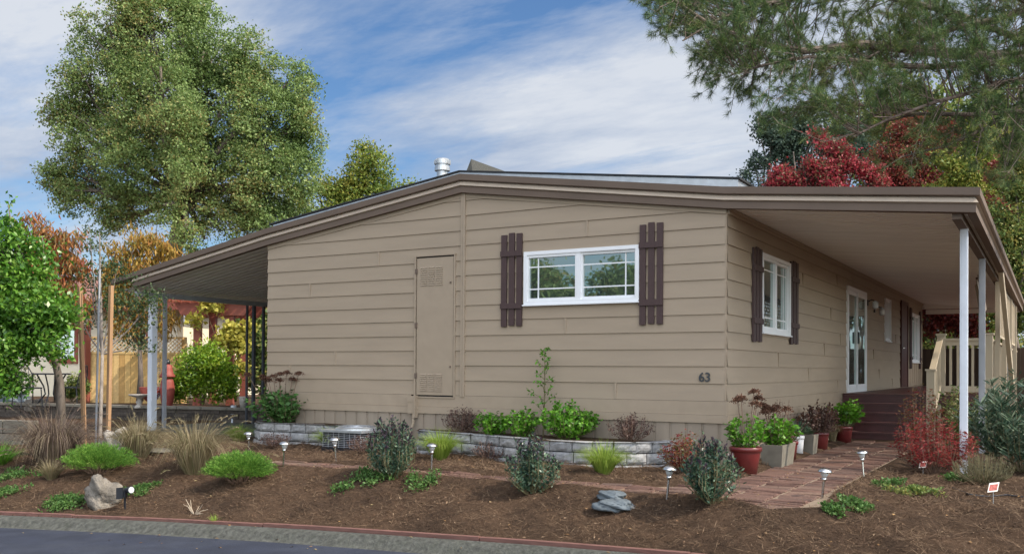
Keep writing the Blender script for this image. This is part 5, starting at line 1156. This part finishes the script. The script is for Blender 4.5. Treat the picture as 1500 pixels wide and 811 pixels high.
# ------------------------------------------------------------------ trees on the right
# pine: trunk right of the frame, long limbs reaching in
PB = np.array([8.2, 5.4, -.15]); PT = [PB, PB+(0, .05, 3.0), PB+(-.1, 0, 6.0), PB+(-.05, .1, 9.5), PB+(0, 0, 12.5)]
pine = thing('pine_tree', 'large pine whose long limbs reach over the porch from the right', 'tree', PB)
limbs = [([(1500, 83), (1429, 81), (1380, 77), (1307, 69), (1258, 65), (1217, 71), (1177, 75), (1128, 67), (1083, 53), (1038, 35), (1010, 16), (975, -8)], 12.6, 12.0, 4.6, .075),
         ([(1500, 86), (1449, 92), (1368, 98), (1307, 96), (1246, 88), (1185, 83), (1120, 95), (1070, 110)], 12.4, 11.4, 4.5, .05),
         ([(1500, 163), (1429, 168), (1347, 167), (1307, 165), (1266, 155), (1225, 146), (1170, 150)], 12.9, 12.2, 3.6, .035),
         ([(1500, 116), (1461, 122), (1429, 134), (1368, 150), (1300, 175), (1250, 200)], 11.8, 11.2, 4.0, .04),
         ([(1500, 14), (1461, 28), (1408, 39), (1368, 53), (1300, 70), (1250, 95)], 12.9, 12.0, 5.0, .05),
         ([(1500, 60), (1400, 20), (1300, -5), (1200, -10), (1100, 10), (1050, 30), (1000, 60)], 13.2, 12.4, 5.5, .05),
         ([(1500, 150), (1440, 190), (1380, 215), (1320, 230), (1290, 250)], 13.0, 12.4, 3.4, .03),
         ([(1500, 0), (1420, -40), (1300, -60), (1180, -50), (1050, -40), (960, -10)], 12.0, 11.4, 6.0, .05)]
mb = MB(); LP_ = []
mb.tube(PT, [.26, .22, .19, .13, .05], 12); mb.build('trunk', M['barkp'], pine, True)
mb = MB()
for P, d0, d1, h0, r0 in limbs:
    n = len(P); W = [at(P[i][0], P[i][1], d0+(d1-d0)*i/(n-1)) for i in range(n)]; root = np.array([PB[0], PB[1], max(1.5, W[0][2]+.3)])
    W = [root, root*.5+W[0]*.5+(0, 0, .12)]+W; m_ = len(W); mb.tube(W, [r0*(1.3-1.1*i/(m_-1)) for i in range(m_)], 8); LP_.append(W)
AP = []; PX = []
for W, P in zip(LP_, limbs):
    for i in range(len(P[0])-1):
        for k in range(9):
            f = k/9; AP.append(W[i+2]*(1-f)+W[i+3]*f); PX.append([P[0][i][0]*(1-f)+P[0][i+1][0]*f, P[0][i][1]*(1-f)+P[0][i+1][1]*f])
AP = np.array(AP); PX = np.array(PX)
poly = [(932, -60), (935, 5), (955, 45), (1000, 72), (1018, 95), (1032, 130), (1062, 155), (1085, 172), (1110, 180), (1160, 185), (1200, 205), (1235, 232), (1290, 245), (1350, 240), (1420, 250), (1470, 262), (1600, 270), (1600, -60)]
tuP = []; tuD = []
def twig(a, c, lat):
    mid = (a+c)/2+rng.normal(size=3)*.06*np.linalg.norm(c-a)+(0, 0, -.04); Lk = np.linalg.norm(c-a); mb.tube([a, mid, c], [.004+.005*Lk, .004+.002*Lk, .003], 4, cap=False)
    nb = int(4+Lk*5); dr = (c-a)/Lk
    for q in range(nb):
        t = rng.uniform(.30, 1.0) if q else 1.0; s = (1-t)**2*a+2*t*(1-t)*mid+t*t*c; dd = dr+unit(1)[0]*.75; dd[2] += .12; dd /= np.linalg.norm(dd); l = rng.uniform(.06, .22)
        e = s+dd*l; mb.tube([s, e], [.003, .002], 3, cap=False); tuP.append(e); tuD.append(dd)
cnt = 0
while cnt < 900:
    X, Y = rng.uniform(930, 1600), rng.uniform(-60, 270)
    if not inpoly([X], [Y], poly)[0]: continue
    hole = math.sin(X*.021+1)*math.sin(Y*.034+.5)+.6*math.sin(X*.05-Y*.04)
    if hole > .70 and X > 1110: continue
    if X > 1240 and Y > 150 and rng.random() < .5: continue
    D_ = rng.uniform(10.8, 14.2); c = at(X, Y, D_); cand = (PX[:, 0] > X+15) & (PX[:, 0] < X+260); dist = np.linalg.norm(AP-c, axis=1)+np.where(cand, 0, 3)+rng.random(len(AP))*.5; a = AP[int(np.argmin(dist))]+rng.normal(size=3)*.012
    if np.linalg.norm(c-a) < .08 or np.linalg.norm(c-a) > 2.6: continue
    twig(a, c, 1); cnt += 1
# the rest of the crown, above and right of the picture: it shades the garden
LM = []
for i in range(34):
    z = 4.2+8.0*i/34+rng.uniform(-.2, .2); a0 = i*2.4; Rr = 4.6*(1-.62*(z-4.2)/8.3)+rng.uniform(-.4, .4); s = PB+(0, 0, z); e = s+np.array([math.cos(a0)*Rr, math.sin(a0)*Rr, .35+.1*Rr]); 
    X_, Y_, Dp = None, None, (e-CAM)@fwd
    mid = (s+e)/2+(0, 0, .25); mb.tube([s, mid, e], [.055, .035, .012], 6); 
    for k in range(15):
        t = rng.uniform(.3, 1.05); q = (1-t)**2*s+2*t*(1-t)*mid+t*t*e; c = q+np.array([*rng.normal(size=2)*.65, rng.uniform(-.2, .45)]); v = c-CAM; Dp = v@fwd
        if Dp > .5:
            X_ = 750+FPX*(v@rg)/Dp; Y_ = 405.5+SY-FPX*(v@upv)/Dp
            if X_ < 1520 and -10 < Y_ < 811: continue
        twig(q, c, 1)
mb.build('limbs', M['barkp'], pine)
tuP = np.array(tuP); tuD = np.array(tuD); nn_ = 46; K = len(tuP)
Cn = (tuP[:, None, :]-tuD[:, None, :]*rng.random((K, nn_, 1))*.09).reshape(-1, 3); Dn = nrm(np.repeat(tuD, nn_, 0)*.75+unit(K*nn_)*.8)
V, F = needle_tris(Cn, Dn, rng.uniform(.075, .125, K*nn_), .0048); link('needles', V, F, M['pine'], pine)
print('pine tufts', K)
# trees behind the house on the right
def T_(name, lab, L_, D_, m, bx_, nc, per, cr, leaf, **k):
    b = at(bx_, 560, D_); b[2] = -.1; return tree(name, lab, 'tree', b, pblobs(L_, D_), m, k.pop('bm', M['bark']), nclump=nc, per=per, cr=cr, leaf=leaf, **k)
T_('red_maple', 'bright red maple rising over the roof of the porch', [(1175, 232, 20), (1198, 215, 18), (1150, 262, 22), (1215, 250, 30), (1182, 262, 30), (1250, 250, 26), (1138, 275, 16), (1192, 200, 10), (1162, 222, 9), (1210, 300, 50), (1225, 225, 20), (1280, 262, 22)], 31, M['redmaple'], 1190, 1300, 20, .20, .105, tr=.16, gap=.85, gs=2.2)
T_('eucalyptus', 'loose blue green tree left of the red maple', [(1115, 205, 22), (1130, 190, 28), (1165, 195, 30), (1105, 240, 10), (1092, 262, 12), (1120, 235, 16), (1125, 270, 16), (1190, 180, 30), (1150, 215, 24), (1190, 225, 40), (1240, 215, 40)], 40, M['bluegreen'], 1150, 900, 22, .28, .14, tr=.2, gap=.6, gs=1.7)
T_('dark_maple', 'dark red maple behind the porch roof at right', [(1325, 195, 26), (1350, 185, 26), (1385, 200, 22), (1300, 235, 28), (1400, 300, 30), (1440, 280, 24), (1360, 235, 36), (1320, 262, 32), (1380, 260, 30), (1285, 262, 24), (1345, 290, 40)], 33, M['darkred'], 1335, 1100, 22, .24, .11, tr=.16, gap=.45, gs=2)
T_('ash_tree', 'yellow and green tree right of the dark maple', [(1395, 225, 24), (1410, 255, 28), (1440, 240, 26), (1425, 285, 30), (1460, 270, 26), (1380, 285, 20), (1470, 320, 30), (1440, 200, 24)], 30, M['ygtree'], 1420, 900, 20, .24, .11, tr=.14, gap=.3, gs=2.2)
T_('redwood', 'tall dark green tree with a straight thin trunk at the right edge', [(1472, 300, 30), (1490, 340, 34), (1468, 360, 30), (1500, 400, 36), (1475, 420, 30), (1495, 280, 26), (1505, 450, 36), (1480, 210, 30), (1510, 240, 30)], 26, M['mixgreen'], 1473, 900, 22, .22, .10, tr=.10, gap=.35, gs=2.4, droop=.4)
T_('sweetgum', 'rust red and green tree at the right frame edge', [(1450, 310, 22), (1470, 250, 20), (1500, 320, 24), (1490, 370, 24), (1460, 390, 22), (1500, 430, 30), (1440, 350, 20)], 28, M['darkred'], 1500, 600, 20, .2, .10, tr=.09, gap=.3, gs=2.4)
T_('plum_tree', 'dark purple red plum tree seen under the porch roof', [(1400, 465, 22), (1380, 455, 20), (1365, 480, 14), (1420, 480, 18), (1410, 440, 24), (1350, 440, 20)], 27, M['darkred'], 1398, 330, 22, .24, .11, tr=.09)
T_('backyard_tree', 'green tree behind the deck under the porch roof', [(1360, 500, 18), (1400, 500, 20), (1430, 490, 24), (1450, 460, 24), (1380, 430, 30), (1340, 470, 24), (1470, 500, 24)], 30, M['mixgreen'], 1400, 520, 22, .3, .13, tr=.1)
T_('backyard_tree', 'big shadowy green tree filling the gap behind the pine', [(1260, 200, 60), (1330, 160, 60), (1400, 180, 60), (1470, 180, 60), (1300, 250, 60), (1400, 260, 50), (1480, 260, 60)], 44, M['mixgreen'], 1380, 900, 24, .55, .22, tr=.25, gap=.25, gs=1.2)
fence('weathered dark brown board fence behind the deck', 1335, 1560, 27, 24, 1.62, -.2, 0, M['oldfence'])
# trees across the street (mirrored in the window) and beside the drive, they shade the bed
def street_tree(lab, x, y, h, r, m, nc, leaf=.24, z0=None):
    b = np.array([x, y, float(H(x, y)) if z0 is None else z0]); bl = []
    for k in range(9):
        a = k*2.4; q = r*.55*(k > 0); bl.append((x+math.cos(a)*q, y+math.sin(a)*q, h*(.55+.34*random.random()), r*.52, r*.52, r*.42))
    return tree('street_tree', lab, 'tree', b, bl, m, M['bark'], nclump=nc, per=20, cr=.5, leaf=leaf, tr=.2, gap=.2, twigs=40, group='trees around the street')

for i, (x, y, h, r) in enumerate(((-30, -40, 6.8, 3.0), (-26, -42, 7.6, 2.7), (-22.5, -41, 6.3, 2.4), (-19, -43, 8.0, 2.8), (-14.5, -41, 6.6, 2.6))):
    street_tree(['leafy street tree mirrored at the left edge of the front window', 'tall street tree mirrored in the left pane of the front window', 'low street tree mirrored beside the centre bar of the front window', 'tallest street tree mirrored in the right pane of the front window', 'street tree mirrored at the right edge of the front window'][i], x, y, h, r, M['oak'], 500, .3, z0=-.9)
street_tree('light leafy tree by the kerb, outside the frame at right', 15.5, -5.0, 10.5, 3.2, M['mixgreen'], 420, .22)

hp = [onground(gph(X, Y))+np.array([0, 0, .015]) for X, Y in ((1395, 716), (1420, 726), (1448, 729), (1475, 727), (1499, 731))]
mb = MB(); mb.tube(hp, .008, 6); tag(mb.build('drip_hose', M['black'], origin=hp[0]), 'thin black drip hose lying on the mulch at the far right', 'hose')

n = 520; px = rng.uniform(-9, 5, n); oy = rng.uniform(-.9, 4.2, n); py = tim_y(px)+oy; k = (oy > .05) | (oy < -.05); px, py, oy = px[k], py[k], oy[k]
pz = np.where(oy > 0, np.where(inpoly(px, py, PATH), ztop+.006, H(px, py)+.012), np.where(oy > -.29, tim_z(px)+np.interp(-oy, [.045, .09, .15, .2, .235, .27], [-.04, -.023, -.03, -.056, -.09, -.115]), tim_z(px)-.118))
k = ~((px > -7.3) & (px < .05) & (py > -.05)); P = np.column_stack([px, py, pz])[k]; n = len(P); a = rng.uniform(0, 6.283, n); D = nrm(np.stack([np.cos(a), np.sin(a), rng.normal(size=n)*.15], 1))
V, F = leaf_quads(P, D, rng.uniform(.02, .05, n), rng.uniform(.012, .03, n), .2, nv=np.tile([0, 0, 1.], (n, 1))+unit(n)*.3)
M['litter'] = island_mat('fallen_leaf', G((.20, .10, .04), (.33, .20, .08), (.14, .07, .04), (.36, .28, .14)), .8)
tag(link('fallen_leaves', V, F, M['litter'], None, origin=(0, 0, 0)), 'small dry fallen leaves scattered over the bed, path and kerb', 'fallen leaves', kind='stuff')

# ------------------------------------------------------------------ light and sky
SKY_FILL = 5.0; CLX = 7.7; CLY = 3.9
SAZ = R_(83); SEL = R_(44)      # direction TO the sun: mostly +x, a little +y is az measured from +Y clockwise
sdv = np.array([math.sin(SAZ)*math.cos(SEL), math.cos(SAZ)*math.cos(SEL), math.sin(SEL)])
ld = bpy.data.lights.new('sun', 'SUN'); ld.energy = 2.7; ld.angle = R_(.53); ld.color = (1, .90, .76)
lo = bpy.data.objects.new('sun', ld); col.objects.link(lo); lo.rotation_euler = Vector(sdv).to_track_quat('Z', 'Y').to_euler(); lo.location = (0, 0, 30)
w = bpy.data.worlds.new('World'); sc.world = w; w.use_nodes = True; nt = w.node_tree; L = nt.links
bg = nt.nodes['Background']; sky = N(nt, 'ShaderNodeTexSky', sky_type='NISHITA'); sky.sun_disc = False; sky.sun_elevation = SEL; sky.sun_rotation = SAZ; sky.air_density = 1.1; sky.dust_density = .6; sky.ozone_density = 1.6
tc = N(nt, 'ShaderNodeTexCoord'); sp = N(nt, 'ShaderNodeSeparateXYZ'); L.new(tc.outputs['Generated'], sp.inputs[0])
mz = N(nt, 'ShaderNodeMath', operation='MAXIMUM'); mz.inputs[1].default_value = 0; L.new(sp.outputs[2], mz.inputs[0]); az = N(nt, 'ShaderNodeMath', operation='ADD'); az.inputs[1].default_value = .16; L.new(mz.outputs[0], az.inputs[0])
dv = N(nt, 'ShaderNodeVectorMath', operation='DIVIDE'); cb = N(nt, 'ShaderNodeCombineXYZ'); [L.new(az.outputs[0], cb.inputs[i]) for i in range(3)]; L.new(tc.outputs['Generated'], dv.inputs[0]); L.new(cb.outputs[0], dv.inputs[1])
mp = N(nt, 'ShaderNodeMapping'); mp.inputs['Rotation'].default_value = (0, 0, R_(-62)); mp.inputs['Scale'].default_value = (.42, .95, 1); mp.inputs['Location'].default_value = (CLX, CLY, 0); L.new(dv.outputs[0], mp.inputs[0])
def noise(s, d, r, di=0, v=None):
    n = N(nt, 'ShaderNodeTexNoise'); n.inputs['Scale'].default_value = s; n.inputs['Detail'].default_value = d; n.inputs['Roughness'].default_value = r; n.inputs['Distortion'].default_value = di; L.new(v or mp.outputs[0], n.inputs[0]); return n
n1 = noise(1.0, 11, .60, .6); nf = noise(4.5, 8, .65, .3)
mb_ = N(nt, 'ShaderNodeMath', operation='MULTIPLY_ADD'); mb_.inputs[1].default_value = .28; L.new(nf.outputs[0], mb_.inputs[0]); L.new(n1.outputs[0], mb_.inputs[2])
cr = N(nt, 'ShaderNodeValToRGB'); cr.color_ramp.elements[0].position = .53; cr.color_ramp.elements[1].position = .70; L.new(mb_.outputs[0], cr.inputs[0])
n2 = noise(2.6, 8, .6)
cc = N(nt, 'ShaderNodeValToRGB'); e = cc.color_ramp.elements; e[0].position = .38; e[0].color = (3.5, 4.2, 5.5, 1); e[1].position = .60; e[1].color = (6.2, 6.5, 7.0, 1); L.new(n2.outputs[0], cc.inputs[0])
sb = N(nt, 'ShaderNodeMixRGB', blend_type='MULTIPLY'); sb.inputs[0].default_value = 1; sb.inputs[2].default_value = (.66, .88, 1.12, 1); L.new(sky.outputs[0], sb.inputs[1])
mm = N(nt, 'ShaderNodeMath', operation='MULTIPLY'); mm.inputs[1].default_value = .93; L.new(cr.outputs[0], mm.inputs[0])
mx = N(nt, 'ShaderNodeMixRGB'); L.new(mm.outputs[0], mx.inputs[0]); L.new(sb.outputs[0], mx.inputs[1]); L.new(cc.outputs[0], mx.inputs[2])
# sky outside the view brightened and warmed, added as fill for shaded walls
nv_ = N(nt, 'ShaderNodeVectorMath', operation='NORMALIZE'); L.new(tc.outputs['Generated'], nv_.inputs[0])
dt = N(nt, 'ShaderNodeVectorMath', operation='DOT_PRODUCT'); dt.inputs[1].default_value = Vector((.80, -.50, .33)).normalized(); L.new(nv_.outputs[0], dt.inputs[0])
ms = N(nt, 'ShaderNodeMapRange', interpolation_type='SMOOTHSTEP'); ms.inputs[1].default_value = -.05; ms.inputs[2].default_value = .85; ms.inputs[3].default_value = 1; ms.inputs[4].default_value = SKY_FILL; L.new(dt.outputs['Value'], ms.inputs[0])
gl_ = N(nt, 'ShaderNodeVectorMath', operation='SCALE'); L.new(mx.outputs[0], gl_.inputs[0]); L.new(ms.outputs[0], gl_.inputs['Scale'])
wm = N(nt, 'ShaderNodeMixRGB'); wm.inputs[1].default_value = (1, 1, 1, 1); wm.inputs[2].default_value = (1.06, .93, .78, 1)
m3 = N(nt, 'ShaderNodeMapRange', interpolation_type='SMOOTHSTEP'); m3.inputs[1].default_value = -.3; m3.inputs[2].default_value = .4; L.new(dt.outputs['Value'], m3.inputs[0]); L.new(m3.outputs[0], wm.inputs[0])
m4 = N(nt, 'ShaderNodeMixRGB', blend_type='MULTIPLY'); m4.inputs[0].default_value = 1; L.new(gl_.outputs[0], m4.inputs[1]); L.new(wm.outputs[0], m4.inputs[2])
L.new(m4.outputs[0], bg.inputs[0]); bg.inputs[1].default_value = .062
sc.view_settings.view_transform = 'Standard'; sc.view_settings.look = 'None'; sc.view_settings.gamma = 1; sc.view_settings.exposure = .95
